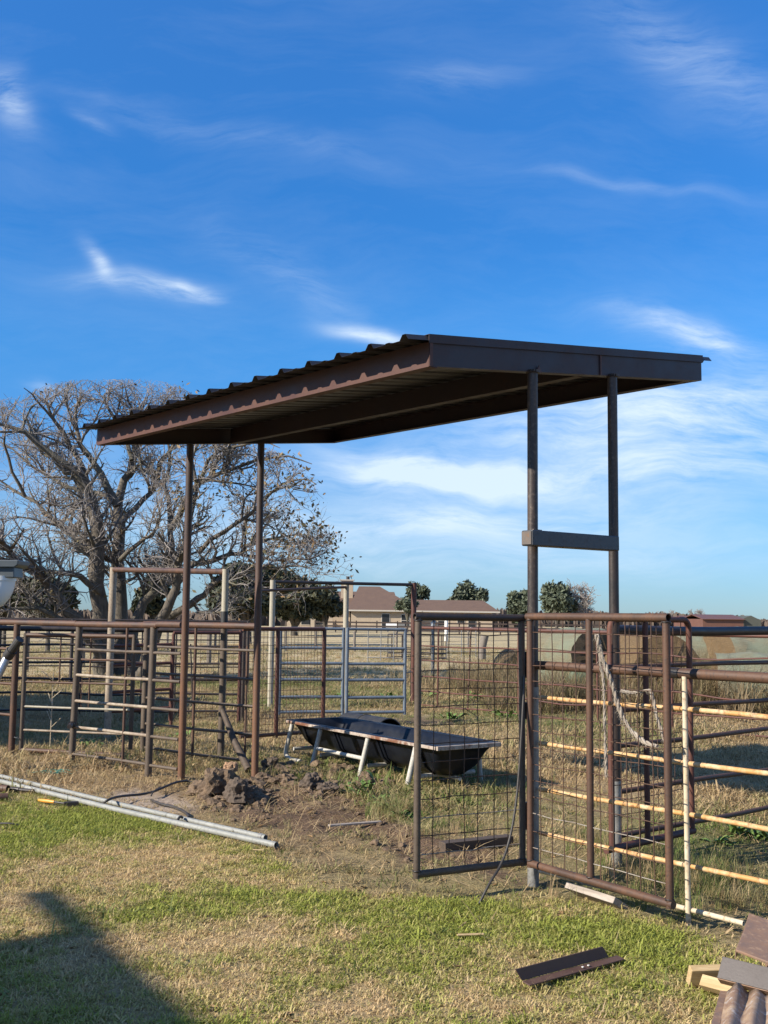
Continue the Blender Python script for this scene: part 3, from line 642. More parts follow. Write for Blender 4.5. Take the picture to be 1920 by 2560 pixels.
ca_, cb_ = G(357, 1893), G(632, 1930)
c2 = thing('pipe_fence', ca_, 'inner pipe fence with diagonal wooden prop behind the two far shelter posts', 'fence')
post(c2, ca_, ZT-0.02, 0.036, M['grey_pipe']); 
pipe('top_rail', c2, ca_+up*ZT+(ca_-cb_)*0.03, cb_+up*ZT, 0.035, M['rust'], 14)
for z in (1.25, 0.95, 0.67, 0.38, 0.11): pipe('rail', c2, ca_+up*z, cb_+up*z, 0.0165, M['grey_pipe'], 10, wob=0.006)
q = lerp(ca_, cb_, 0.47); pipe('upright', c2, q+up*0.05, q+up*ZT, 0.016, M['rust'])
q = lerp(ca_, cb_, 0.93); pipe('upright', c2, q+up*0.05, q+up*1.3, 0.012, M['rust'])
pr = MB().tube([P(556, 1775, 11.5), P(585, 1850, 11.3), P(622, 1925, 11.0)], [0.03, 0.036, 0.042], 9).build('prop', M['brown_wood'], c2)

# swinging gate between the pen posts
ga0 = f1 + Vector((0.10, 0.02, 0)); ga1 = Vector((ca_.x-0.08, 12.0, 0))
pg = thing('pen_gate', ga0, 'rail gate with brown frame wired between the left pen posts', 'gate')
pipe('stile', pg, ga0+up*0.06, ga0+up*1.385, 0.027, M['grey_pipe']); pipe('stile', pg, ga1+up*0.12, ga1+up*1.385, 0.025, M['grey_pipe'])
pipe('top_bar', pg, ga0+up*1.365, ga1+up*1.365, 0.025, M['rust']); pipe('bottom_bar', pg, ga0+up*0.06, ga1+up*0.05, 0.026, M['rust'])
for z, k_ in ((1.10, 'rust'), (0.83, 'rust'), (0.55, 'cream_post'), (0.285, 'old_white')): pipe('rail', pg, ga0+up*z, ga1+up*z, 0.013, M[k_], 10, wob=0.004)
for u in (0.33, 0.61): q = lerp(ga0, ga1, u); pipe('upright', pg, q+up*(0.55 if u > .5 else .83), q+up*1.36, 0.009, M['rust'])
for z in (1.28, 0.2):
    MB().tube([ga0+up*z+Vector((0.045*math.cos(a)-0.05, 0.045*math.sin(a), 0.01*math.sin(2*a))) for a in np.linspace(0, 2*math.pi, 15)], 0.004, 6, False).build('wire_tie', M['galv'], pg)

# cross fences farther back in the corral
def row_fence(name, label, A, B, rails, posts, rr, rp, m, ht, uprights=(), topr=None, wob=0.02):
    A, B = Vector((A[0], A[1], 0)), Vector((B[0], B[1], 0)); th = thing(name, A, label, 'fence')
    for i, z in enumerate(rails): pipe('rail', th, A+up*z, B+up*z, topr if (topr and i == 0) else rr, m, 8, wob=wob if i else 0)
    for t in posts: post(th, lerp(A, B, t), ht, rp, m, n=10)
    for t in uprights: q = lerp(A, B, t); pipe('upright', th, q+up*0.1, q+up*(rails[0]), rr*0.75, m, 6)
    return th
row_fence('pipe_fence', 'long corral fence of thin brown rails in front of the big bare tree', (-8.6, 16.0), (-2.15, 16.6), (1.385, 1.14, 0.88, 0.64, 0.41, 0.15), (0.0, 0.42, 1.0), 0.018, 0.035, M['rust_dark'], 1.4, (0.24, 0.30, 0.36, 0.49, 0.62, 0.76, 0.84), 0.04)
row_fence('pipe_fence', 'far dark rail fence crossing behind the trunk of the bare tree', (-11.5, 24.0), (-3.2, 25.4), (1.49, 1.05, 0.74, 0.42, 0.1), (0.0, 0.33, 0.52, 1.0), 0.016, 0.04, M['rust_dark'], 1.5, (0.1, 0.2, 0.62, 0.72, 0.83, 0.92), 0.028)

# tall goal-shaped frames over the alleys
def goal(label, pts, bar_r, mats, barm, extra=None):
    th = thing('gate_frame', pts[0][0], label, 'frame')
    for (b_, h_, r_), m_ in zip(pts, mats): post(th, b_, h_, r_, m_)
    a, c = pts[0][0]+up*(pts[0][1]-0.03), pts[-1][0]+up*(pts[-1][1]-0.03)
    pipe('top_bar', th, a, c, bar_r, barm, 14); return th
g1a, g1b = Vector((-3.56, 14.0, 0)), G(551, 1909)
gf = goal('tall pipe frame with rusty crossbar and cream posts in front of the bare tree', ((g1a, 2.23, 0.046), (g1b, 2.13, 0.036)), 0.034, (M['old_white'], M['cream_post']), M['rust'])
MB().tube([g1b+up*0, g1b+up*1.5], 0.0372, 14).build('lower_post', M['grey_pipe'], gf)
MB().tube([g1b+up*1.48, g1b+up*1.66], 0.039, 14).build('collar', M['black_rubber'], gf)
for z in (1.2, 0.95, 0.6, 0.35): pipe('short_rail', gf, g1a+up*z, g1a+up*(z+.02)+Vector((0.72, 0.5, 0)), 0.022, M['rust_red'], 10)
pipe('short_post', gf, g1a+Vector((0.72, 0.5, 0.2)), g1a+Vector((0.72, 0.5, 1.25)), 0.03, M['rust_red'])
g2a, g2b = G(675, 1776), G(1032, 1762)
gh = goal('tall gate frame with pale left post and red brown right post before the brick house', ((g2a, 2.25, 0.05), (g2b, 2.28, 0.052)), 0.03, (M['cream_post'], M['rust_red']), M['rust_dark'])
mid = Vector((P(866, 1462, 19.6).x, 19.6, 0)); post(gh, mid, P(866, 1462, 19.6).z, 0.05, M['cream_post'])
pipe('brace_bar', gh, P(645, 1477, 17.6), P(864, 1468, 19.55), 0.024, M['rust'])
for z in (0.92, 0.68, 0.42):
    MB().tube([g2b+up*z+Vector((0.06*math.cos(a), 0.06*math.sin(a), 0.0)) for a in np.linspace(0, 2*math.pi, 13)], 0.008, 6, False).build('wire_tie', M['rust'], gh)

# red framed mesh panel next to the trough
dA, dM, dB = G(600, 1842, 0.1), G(688, 1836, 0.1), Vector((-0.78, 14.35, 0.1))
dm = thing('mesh_fence', Vector((dA.x, dA.y, 0)), 'wire mesh panel in a red brown frame behind the far end of the trough', 'fence')
dA.z = dB.z = 0.0; dd = (dB-dA)
pipe('top_bar', dm, dA+up*1.45, dB+up*1.45, 0.026, M['rust_red']); pipe('bottom_bar', dm, dA+up*0.1, dB+up*0.1, 0.024, M['rust'])
for t in (0.42, 1.0): pipe('stile', dm, lerp(dA, dB, t)+up*0.05, lerp(dA, dB, t)+up*1.45, 0.028, M['rust_red'])
mb = MB(); nv = 24
for i in range(1, nv): q = lerp(dA, dB, i/nv); mb.tube([q+up*0.1, q+up*1.44], 0.0028, 4, False)
for j in range(1, 15): z = 0.1 + 1.34*(j/15)**1.15; mb.tube([dA+up*z, dB+up*z], 0.0028, 4, False)
mb.build('wire_mesh', M['wire'], dm, kind='stuff')
# mesh in front of the far corner of the corral
ma, mb_ = Vector((-3.05, 15.6, 0)), Vector((-2.15, 16.2, 0))
mp = thing('mesh_fence', ma, 'small wire mesh panel with bent rod left of the pale frame post', 'fence')
pipe('stile', mp, ma, ma+up*1.35, 0.025, M['rust_red']); pipe('stile', mp, mb_, mb_+up*1.4, 0.028, M['rust_red']); pipe('top_bar', mp, ma+up*1.36, mb_+up*1.36, 0.025, M['rust_red'])
mb = MB()
for i in range(1, 10): q = lerp(ma, mb_, i/10); mb.tube([q+up*0.1, q+up*1.35], 0.003, 4, False)
for j in range(1, 11): mb.tube([ma+up*j*0.125, mb_+up*j*0.125], 0.003, 4, False)
mb.build('wire_mesh', M['wire'], mp, kind='stuff'); pipe('rod', mp, ma+Vector((.3, 0, .4)), ma+Vector((.25, 0, 1.2)), 0.011, M['rust_dark'])

def tube_gate(label, A, B, z0, zs):
    th = thing('tube_gate', Vector((A.x, A.y, 0)), label, 'gate', 'blue grey tube gates behind the trough'); A = Vector((A.x, A.y, 0)); B = Vector((B.x, B.y, 0))
    for i, z in enumerate(zs): pipe('rail', th, A+up*z, B+up*z, 0.024, M['blue_gate'], 10)
    for q in (A, B): pipe('stile', th, q+up*(z0-0.02), q+up*(zs[-1]+0.02), 0.026, M['blue_gate'], 10)
    return th
zs = (0.2, 0.42, 0.68, 0.92, 1.15, 1.44)
tube_gate('left leaf of the blue grey tube gate, seen through the mesh panel', P(699, 1700, 16.0), P(857, 1700, 16.2), 0.18, zs)
tg = tube_gate('right leaf of the blue grey tube gate, chained to the red brown post', P(867, 1700, 16.05), P(1012, 1700, 16.3), 0.18, zs)
MB().tube(smooth([P(1008, 1672, 16.3), P(1018, 1684, 16.6), P(1030, 1678, 17.5), P(1034, 1690, 19.7)], 2), 0.008, 6).build('chain', M['rust_dark'], tg)

# pipe fence from the red post to the right, in front of the bales
E0 = Vector((0.69, 19.5, 0)); ED = Vector((0.683, -0.73, 0))
ef = thing('pipe_fence', E0, 'red brown pipe fence running right from the tall frame in front of the hay bales', 'fence')
def ep(t, z): return E0 + ED*t + up*z
pipe('top_rail', ef, ep(0, 1.445), ep(4.2, 1.435), 0.027, M['rust_red'], 12); pipe('top_rail', ef, ep(4.2, 1.435), ep(9.5, 1.42), 0.027, M['rust_red'], 12)
for z in (1.12, 0.86, 0.57, 0.31, 0.06): pipe('rail', ef, ep(0, z), ep(9.5, z-0.02), 0.013, M['rust_red'], 8, wob=0.025)
for t in (0.45, 2.35, 3.9, 5.2, 7.6): pipe('upright', ef, ep(t, -0.05), ep(t+random.uniform(-.03, .05), 1.43), 0.017, M['rust_red'], 8)
post(ef, ep(1.2, 0)+Vector((0, .3, 0)), 1.42, 0.014, M['rust'], 'rod', 0.06); MB().tube([ep(1.2, 1.42)+Vector((0.06, .3, 0)), ep(1.2, 1.47)+Vector((0.06, .3, 0))], 0.022, 8).build('rod_cap', M['white_paint'], ef)
post(ef, ep(2.35, 0), 1.44, 0.045, M['rust_red'])

# ------------------------------------------------------------------ feed trough and drum
TA, TB = Vector((-1.02, 12.35, 0)), Vector((0.53, 10.0, 0))       # front rim, left and right ends
TU = (TB-TA).normalized(); TV = Vector((-TU.y, TU.x, 0)); TL = (TB-TA).length; TW = 0.66; TZ = 0.42
if TV.y < 0: TV = -TV
tr_ = thing('feed_trough', (TA+TB)/2, 'long black feed trough on a worn white pipe frame inside the pen', 'trough')
def tp(u, v, z): return TA + TU*u + TV*v + up*z
def ring(inset_u, inset_v, z, rad, k=5):
    pts = []; x0, x1, y0, y1 = inset_u, TL-inset_u, inset_v, TW-inset_v
    for cx, cy, a0 in ((x1-rad, y1-rad, 0), (x0+rad, y1-rad, 90), (x0+rad, y0+rad, 180), (x1-rad, y0+rad, 270)):
        for i in range(k+1): a = math.radians(a0+90*i/k); pts.append(tp(cx+rad*math.cos(a), cy+rad*math.sin(a), z))
    return pts
shell = MB(); levels = [(-0.035, -0.035, TZ-0.02, .03), (-0.035, -0.035, TZ+0.012, .03), (0.012, 0.012, TZ+0.014, .05), (0.04, 0.035, TZ-0.05, .08), (0.10, 0.10, TZ-0.20, .1), (0.17, 0.2, TZ-0.275, .1)]
outer = [(-0.033, -0.033, TZ-0.021, .03), (0.0, 0.0, TZ-0.025, .05), (0.03, 0.025, TZ-0.08, .09), (0.085, 0.085, TZ-0.21, .11), (0.16, 0.19, TZ-0.295, .1)]
for lv, flip in ((levels, False), (outer, True)):
    rg = [ring(*q) for q in lv]; k = len(rg[0]); base = [p for r_ in rg for p in r_]
    fs = []
    for i in range(len(rg)-1):
        for j in range(k):
            q = (i*k+j, i*k+(j+1) % k, (i+1)*k+(j+1) % k, (i+1)*k+j); fs.append(q[::-1] if not flip else q)
    fs.append(tuple((len(rg)-1)*k+j for j in range(k))); shell.add(base, fs, True)
shell.build('tub', M['black_poly'], tr_)
for u in (0.26, 0.93, 1.0, 1.78, 1.85, 2.5):
    mb = MB(); mb.tube([tp(u, -0.004, TZ-0.04), tp(u, 0.022, TZ-0.09), tp(u, 0.08, TZ-0.215), tp(u, 0.19, TZ-0.298)], 0.011, 8); mb.build('moulded_rib', M['black_poly'], tr_)
def flat(a, c, w_, h_):
    t = (c-a).normalized(); s = t.cross(up).normalized(); return MB().box((a+c)/2, (c-a)/2, s*w_, up*h_)
bevel(flat(tp(-0.04, -0.05, TZ-0.005), tp(TL+0.03, -0.05, TZ-0.005), 0.013, 0.015).build('rim_rail', M['rim'], tr_), .005)
bevel(flat(tp(-0.04, TW+0.05, TZ-0.005), tp(TL+0.03, TW+0.05, TZ-0.005), 0.014, 0.022).build('rim_rail', M['black_poly'], tr_), .005)
bevel(flat(tp(TL+0.046, -0.05, TZ-0.005), tp(TL+0.046, TW+0.05, TZ-0.005), 0.014, 0.02).build('rim_rail', M['rim'], tr_), .005)
bevel(flat(tp(-0.056, -0.05, TZ-0.005), tp(-0.056, TW+0.05, TZ-0.005), 0.014, 0.02).build('rim_rail', M['black_poly'], tr_), .005)
lu = (0.10, 0.72, 1.68, 2.52)
for v, s in ((-0.045, -1), (TW+0.045, 1)):
    for i, u in enumerate(lu):
        if i == 0: pts = smooth([tp(u-0.02, v, TZ-0.028), tp(u-0.05, v+s*0.02, 0.25), tp(u-0.09, v+s*0.045, 0.06), tp(u-0.02, v+s*0.05, 0.012), tp(u+0.28, v+s*0.05, 0.012)], 3)
        else: pts = [tp(u, v, TZ-0.028), tp(u-0.05, v+s*0.075, -0.02)]
        MB().tube(pts, 0.0255, 12).build('leg', M['white_frame'], tr_)
    pipe('stretcher', tr_, tp(lu[1]-.02, v+s*.035, 0.19), tp(lu[2]-.03, v+s*.035, 0.19), 0.021, M['white_frame'])
for i, u in enumerate(lu):
    pipe('cross_brace', tr_, tp(u-0.03, -0.02, 0.115), tp(u-0.03, TW+0.02, 0.115), 0.021, M['white_frame'])
pipe('stretcher', tr_, tp(lu[2], TW*.5, 0.10), tp(lu[3]+.2, TW*.5, 0.10), 0.02, M['white_frame'])
hk = MB().tube(smooth([tp(2.62, -0.06, TZ-.03), tp(2.63, -0.065, TZ-.07), tp(2.61, -0.065, TZ-.09), tp(2.60, -.06, TZ-.07)], 2), 0.005, 6).build('hook', M['galv'], tr_)
# drum lying behind the trough
dc0, dc1 = P(870, 1840, 13.0), P(962, 1850, 11.95); dc0.z = dc1.z = 0.295; dc0 = Vector((-0.42, 13.7, .205)); dc1 = Vector((0.09, 12.95, .205))
dr_ = thing('drum', (dc0+dc1)/2 - up*.205, 'black open ended barrel lying on its side behind the feed trough', 'barrel')
MB().tube([dc0, dc1], 0.205, 36, False).build('barrel_wall', M['black_rubber'], dr_)
MB().tube([lerp(dc0, dc1, 0.05), dc1], 0.193, 36, False).build('barrel_lining', M['black_poly'], dr_)
t = (dc1-dc0).normalized(); s_ = t.cross(up)
def circ(c, r, k=36): return [c + s_*r*math.cos(2*math.pi*i/k) + up*r*math.sin(2*math.pi*i/k) for i in range(k+1)]
MB().tube(circ(dc1, 0.199), 0.01, 8, False).build('barrel_rim', M['black_rubber'], dr_)
MB().tube(circ(lerp(dc0, dc1, .45), 0.207), 0.008, 6, False).build('barrel_hoop', M['black_rubber'], dr_)
MB().add(circ(lerp(dc0, dc1, .06), 0.2)[:-1], [tuple(range(36))]).build('barrel_bottom', M['black_poly'], dr_)

# ------------------------------------------------------------------ clods, boards and things on the soil
def icos(sub):
    import bmesh
    bm = bmesh.new(); bmesh.ops.create_icosphere(bm, subdivisions=sub, radius=1); v = np.array([q.co[:] for q in bm.verts]); f = [tuple(x.index for x in q.verts) for q in bm.faces]; bm.free(); return v, f
IV = {k: icos(k) for k in (1, 2, 4)}
def n3(v, s, seed):
    return (vnoise(v[:, 0]*s+seed, v[:, 1]*s+seed*1.7) + vnoise(v[:, 1]*s+seed*.3+50, v[:, 2]*s+seed) + vnoise(v[:, 2]*s+9+seed, v[:, 0]*s+90))/3 - 0.5
def clodmesh(c, r, seed, sub=4, rough=0.78):
    v, f = IV[sub]; d = 1 + rough*(n3(v+5, 1.9, seed)*1.5 + n3(v+5, 4.3, seed+3)*0.9 + n3(v+5, 9, seed+8)*0.7)
    d = np.round(d*11)/11*0.3 + d*0.7
    q = v*d[:, None]*np.array(r); q[:, 2] = np.maximum(q[:, 2], -0.35*r[2]) 
    return (q + np.array(c)).tolist(), f
m, nn, b, pos = newmat('dug_clay'); fa = nn.noise(pos, 11, 6, 0.7); fb2 = nn.noise(pos, 60, 4, 0.7)
cc = nn.mix(nn.mapr(fa, 0.36, 0.62), (0.085, 0.058, 0.038), (0.20, 0.135, 0.085)); cc = nn.mix(nn.mapr(fb2, 0.5, 0.7, 0, .6), cc, (0.26, 0.185, 0.12))
nn.set(b.inputs['Base Color'], cc); b.inputs['Roughness'].default_value = 0.95; bump(nn, b, nn.math('ADD', fa, fb2), 1.0, 0.02); M['clay'] = m
m, nn, b, pos = newmat('orange_clay'); fa = nn.noise(pos, 20, 5, 0.7); nn.set(b.inputs['Base Color'], nn.mix(nn.mapr(fa, .35, .65), (0.36, 0.21, 0.12), (0.25, 0.16, 0.10))); b.inputs['Roughness'].default_value = 0.95; bump(nn, b, fa, 0.8, 0.015); M['clay_orange'] = m
M['clay_dark'] = mottled('dark_moist_clay', ((0.062, 0.046, 0.035), (0.115, 0.084, 0.062), (0.16, 0.118, 0.086)), 10, 0.9, 0, (1, 1, 1), 40, 0.8)  # darker clay; on the heap it paints the side away from the sun
def clod(px, py, r, zc, m, label, seed):
    c = G(px, py); c.z = zc
    mb = MB(); v, f = clodmesh(c, r, seed); mb.add(v, f, False); o = mb.build('soil_clod', M[m], None, Vector((c.x, c.y, 0))); tag(o, label, 'clod', 'clods of dug clay'); return o
clod(548, 1992, (0.17, 0.15, 0.15), 0.10, 'clay', 'largest tan grey clod of the dug heap near the far shelter posts', 3)
clod(598, 2008, (0.13, 0.11, 0.13), 0.07, 'clay_dark', 'dark crumbling clod leaning on the right of the dug heap', 11)  # dark colour stands for the unlit right side of the heap
clod(575, 1978, (0.065, 0.06, 0.06), 0.20, 'clay_orange', 'orange brown lump on top of the dug heap', 19)
clod(628, 2000, (0.075, 0.07, 0.05), 0.04, 'clay_dark', 'small dark lump at the right foot of the dug heap', 23)
clod(505, 1985, (0.12, 0.12, 0.07), 0.03, 'clay', 'low flat clod at the left foot of the dug heap', 31)
clod(778, 1975, (0.11, 0.1, 0.10), 0.05, 'clay_dark', 'dark clod in front of the second leg of the trough', 37)
clod(820, 1985, (0.10, 0.1, 0.07), 0.04, 'clay_dark', 'flatter dark clod right of the one before the trough', 41)
clod(878, 1938, (0.075, 0.065, 0.065), 0.03, 'clay', 'tan pointed clod just before the middle trough legs', 43)
clod(675, 1925, (0.09, 0.08, 0.085), 0.05, 'clay_dark', 'dark clod on the right of the farthest shelter post', 47)
clod(915, 1968, (0.10, 0.09, 0.09), 0.05, 'clay', 'brown clod beside the leafy weed', 53)
cr = MB()
def scatter_crumbs(poly_px, k, lo, hi, seed):
    pp = [G(*q) for q in poly_px]; x0, x1 = min(p.x for p in pp), max(p.x for p in pp); y0, y1 = min(p.y for p in pp), max(p.y for p in pp); rg = np.random.default_rng(seed)
    xx = rg.uniform(x0, x1, k*4); yy_ = rg.uniform(y0, y1, k*4); ins = sdist(xx, yy_, pp) > 0; xx, yy_ = xx[ins][:k], yy_[ins][:k]; zz = height(xx, yy_)
    for i in range(len(xx)):
        r = lo + (hi-lo)*rg.random()**2.5; v, f = clodmesh((xx[i], yy_[i], zz[i]+r*0.2), (r*rg.uniform(.8, 1.3), r*rg.uniform(.8, 1.3), r*rg.uniform(.6, 1)), rg.uniform(0, 90), 2 if r > 0.025 else 1, 0.8); cr.add(v, f, False)
scatter_crumbs([(660, 1915), (860, 1915), (1010, 1960), (960, 1985), (760, 1975), (650, 1960)], 330, 0.01, 0.065, 5)
scatter_crumbs([(470, 1975), (660, 1960), (900, 1990), (1040, 2060), (1180, 2130), (1080, 2165), (760, 2085), (520, 2050)], 380, 0.005, 0.03, 6)
scatter_crumbs([(470, 1965), (540, 1950), (640, 1955), (690, 1990), (640, 2030), (540, 2025)], 260, 0.008, 0.06, 9)
scatter_crumbs([(740, 1960), (860, 1955), (900, 1985), (780, 2000)], 130, 0.008, 0.05, 10)
o = cr.build('soil_crumbs', M['clay'], None); o['kind'] = 'stuff'; o['label'] = 'loose crumbs of dug clay over the bare soil'

def board(name, label, a, c, wdt, th_, m, cat='board', tilt=0.0, rise=(0, 0)):
    a, c = Vector(a), Vector(c); t = (c-a); L = t.length; s = t.normalized().cross(up).normalized()
    s2 = (s*math.cos(tilt)+up*math.sin(tilt)); nn_ = t.normalized().cross(s2)
    mid = (a+c)/2; me_ = MB().box((0, 0, 0), (L/2, 0, 0), (0, wdt/2, 0), (0, 0, th_/2)); o = me_.build(name, M[m], None)
    R = Matrix((t.normalized(), s2, nn_)).transposed().to_4x4(); o.matrix_world = Matrix.Translation(mid) @ R
    bevel(o, 0.003); return tag(o, label, cat)
board('plank', 'grey weathered board lying below the mesh gate with the rope', G(1430, 2222, .035), G(1552, 2262, .035), 0.12, 0.038, 'old_wood', tilt=0.55)
board('timber', 'half buried brown timber under the narrow mesh gate', G(1105, 2118, .03), G(1275, 2100, .03), 0.09, 0.07, 'brown_wood')
board('lath', 'thin pale lath lying on the bare soil', G(822, 2064, .02), G(952, 2054, .02), 0.035, 0.015, 'old_wood')
board('stick', 'pale flat stick lying on the green lawn', G(1142, 2337, .03), G(1210, 2335, .03), 0.02, 0.008, 'lumber')
board('stick', 'short pale splinter beyond the end of the galvanised pipes', G(632, 2124, .025), G(660, 2125, .025), 0.014, 0.006, 'lumber')
# galvanised pipes on the lawn edge
pa = [G(-120, 1917, .035), G(0, 1940, .035), G(300, 2011, .03), G(664, 2094, .035)]
o = MB().tube(pa, 0.020, 16, True, 0.8).build('galvanised_pipe', M['galv_pipe'], None, G(664, 2094)); tag(o, 'rear one of two galvanised pipes along the lawn edge, with a collar', 'pipe')
MB().tube([lerp(pa[2], pa[3], 0.965), lerp(pa[2], pa[3], 0.985)], 0.0235, 16).build('collar', M['galv'], o)
pb = [G(-120, 1929, .03), G(0, 1953, .03), G(300, 2026, .028), G(691, 2113, .03)]
o = MB().tube(pb, 0.0225, 16, True, 0.8).build('galvanised_pipe', M['galv_pipe'], None, G(691, 2113)); tag(o, 'front one of two galvanised pipes along the lawn edge, reaching farther right', 'pipe')
for k_, (a, c, lab) in enumerate((((-70, 1965), (20, 1972), 'upper rusty pipe end lying on the lawn at the left edge'), ((-75, 1995), (20, 1992), 'lower rusty pipe end lying on the lawn at the left edge'))):
    o = MB().tube([G(a[0], a[1], .045-.012*k_), G(c[0], c[1], .042-.012*k_)], 0.032, 16, True, 0.84).build('rusty_pipe', M['rust'], None, G(*c)); tag(o, lab, 'pipe')
o = MB().tube([G(24, 1972, .03), G(48, 1974, .028)], 0.02, 12, True, 0.8).build('rusty_pipe', M['rust_dark'], None, G(48, 1974)); tag(o, 'short dark pipe end behind the rusty pipes on the lawn', 'pipe')
tl = thing('hand_tool', G(120, 2003), 'hand tool with orange handle lying on the lawn', 'tool')
MB().tube([G(97, 2000, .035), G(112, 2002, .037), G(136, 2005, .035)], [.011, .016, .013], 10).build('handle', M['orange_plastic'], tl)
MB().tube([G(136, 2005, .035), G(165, 2009, .03)], .009, 8).build('shaft', M['cable'], tl)
MB().box(G(178, 2009, .03), (.055, .02, 0), (-.01, .025, 0), (0, 0, .015)).build('head', M['rust_dark'], tl)
cable([G(250, 2013, .03), G(272, 1998, .09), G(300, 1990, .06), G(370, 1985, .03), G(410, 1968, .05), G(440, 1955, .06), G(465, 1952, .03), G(480, 1955, .02)], 0.011, 'black cable arching over the pale sand in front of the far posts')
cable([G(378, 2000, .02), G(400, 2010, .02), G(440, 2018, .02), G(468, 2034, .03), G(472, 2044, .02)], 0.012, 'grey black hose curving over the sand towards the galvanised pipes')
cable([G(378, 1990, .02), G(381, 1980, .05), G(400, 1968, .03)], 0.007, 'short loop of black cable beside the sand')
cable([G(-30, 2060, .02), G(10, 2058, .03), G(30, 2059, .03), G(48, 2063, .015)], 0.007, 'short dark hose end lying on the lawn at the left edge')
cable([G(440, 2057, .03), G(450, 2040, .07), G(456, 2044, .05)], 0.010, 'black strap tied round the galvanised pipes')
tw = MB()
for i in range(16):
    a = G(120+random.uniform(-18, 40), 1932+random.uniform(-5, 5), .02); tw.tube(smooth([a, a+Vector((random.uniform(-.1, .12), random.uniform(-.08, .08), random.uniform(.0, .05))), a+Vector((random.uniform(-.15, .2), random.uniform(-.1, .1), .0))], 2), 0.0035, 4)
tag(tw.build('twine', M['teal_twine'], None, G(130, 1932)), 'tangle of teal twine on the dry grass before the pen', 'twine')

# angle iron on the lawn
ai = thing('angle_iron', G(1420, 2425), 'brown angle iron with two white bolt holes lying on the lawn', 'angle iron')
a, c = G(1306, 2452, .035), G(1530, 2391, .035); t = (c-a).normalized(); s = t.cross(up).normalized()
if s.y > 0: s = -s
bevel(MB().prism([a, a-t*0.03+up*0.05+s*-0.012, a-t*0.03+up*0.05+s*-0.018, a+s*-0.006], (c-a)-t*0.02).build('upright_flange', M['angle'], ai), .001)
bevel(MB().prism([a+s*0.0004-up*0.0, a+s*0.045-up*0.006, a+s*0.045-up*0.012, a+s*0.0004-up*0.006], (c-a)+t*0.035).build('flat_flange', M['angle'], ai), .001)
for u in (.60, .665): MB().tube([lerp(a, c, u)+s*0.03+up*0.001, lerp(a, c, u)+s*0.03+up*0.0045], 0.0055, 10).build('bolt_hole', M['white_paint'], ai)

# scrap iron at the lower right
board('lumber_offcut', 'upper piece of fresh yellow timber under the dark scrap channel', G(1722, 2440, .05), G(1850, 2436, .05), 0.088, 0.038, 'lumber', tilt=1.15)
board('lumber_offcut', 'lower fresh yellow timber with grain lines on its end', G(1757, 2455, .045), G(1850, 2480, .045), 0.05, 0.05, 'lumber', tilt=0.7)
st = thing('scrap_sheet', G(1880, 2540), 'rusty corrugated tin sheet at the lower right corner', 'metal sheet')
A0 = P(1820, 2478, 4.42); A1 = P(1790, 2600, 3.85); sx = (P(2110, 2500, 4.35)-A0).normalized(); ly = (A1-A0)
mb = MB(); ku = 72; rows = 8
vs = []
for j in range(rows+1):
    for i in range(ku+1):
        u = i/ku*0.66; z = 0.028*(math.sin(u/0.076*2*math.pi*0.5)**2) + 0.006*math.sin(u*40+j); vs.append(A0 + sx*u + ly*(j/rows*1.25) + up*z)
fs = [(j*(ku+1)+i, j*(ku+1)+i+1, (j+1)*(ku+1)+i+1, (j+1)*(ku+1)+i) for j in range(rows) for i in range(ku)]
mb.add(vs, fs, True); o = mb.build('sheet', M['scrap_tin'], st); o.modifiers.new('thick', 'SOLIDIFY').thickness = 0.003
MB().prism([A0-sx*.03-up*.03, A0+sx*.0-up*.03, A0+sx*.0+up*.0, A0-sx*.03+up*.0], ly*1.25).build('side_lip', M['scrap_plate'], st)
sc = thing('scrap_channel', P(1860, 2440, 4.55), 'dark steel channel lying across the scrap heap', 'steel channel')
B0, B1 = P(1800, 2418, 4.5), P(2100, 2492, 4.2); t = (B1-B0).normalized(); dn = Vector((0.10, -0.75, -0.65)).normalized(); dn = (dn - t*dn.dot(t)).normalized(); o_ = t.cross(dn)
bevel(MB().box((B0+B1)/2, (B1-B0)/2, dn*0.045, o_*0.004).build('web', M['scrap_channel'], sc), .002)
inn = o_ if o_.z < 0 else -o_
bevel(MB().box((B0+B1)/2 + dn*0.044 + inn*0.024, (B1-B0)/2, inn*0.022, dn*0.004).build('flange', M['scrap_plate'], sc), .002)
bevel(MB().box((B0+B1)/2 - dn*0.044 + inn*0.024, (B1-B0)/2, inn*0.022, dn*0.004).build('flange', M['scrap_channel'], sc), .002)
sp_ = thing('scrap_plate', P(1890, 2350, 4.75), 'rust blotched steel plate leaning on the scrap heap at the right edge', 'steel plate')
C0, C1, C2 = P(1872, 2288, 4.98), P(1838, 2380, 4.62), P(1990, 2438, 4.45); C3 = C0 + (C2-C1)
nrm = (C1-C0).cross(C2-C1).normalized()
bevel(MB().prism([C0, lerp(C0, C1, .5)+Vector((.006, 0, 0)), C1, C2, C3], nrm*0.012).build('plate', M['scrap_plate'], sp_), .003)
MB().prism([C0, C1, C1+nrm*-0.03, C0+nrm*-0.03], (C2-C1).normalized()*0.004).build('edge_lip', M['scrap_plate'], sp_)
MB().tube([P(1935, 2420, 4.6), Vector((P(1935, 2420, 4.6).x+.1, 4.7, 0))], 0.03, 10).build('stub_leg', M['scrap_plate'], sp_)
blk = thing('scrap_block', G(2010, 2490), 'rusty steel offcut under the scrap channel at the right edge', 'steel offcut')
MB().box(G(2010, 2490)+up*0.06, (.13, 0, 0), (0, .1, 0), (0, 0, .06)).build('block', M['scrap_plate'], blk)

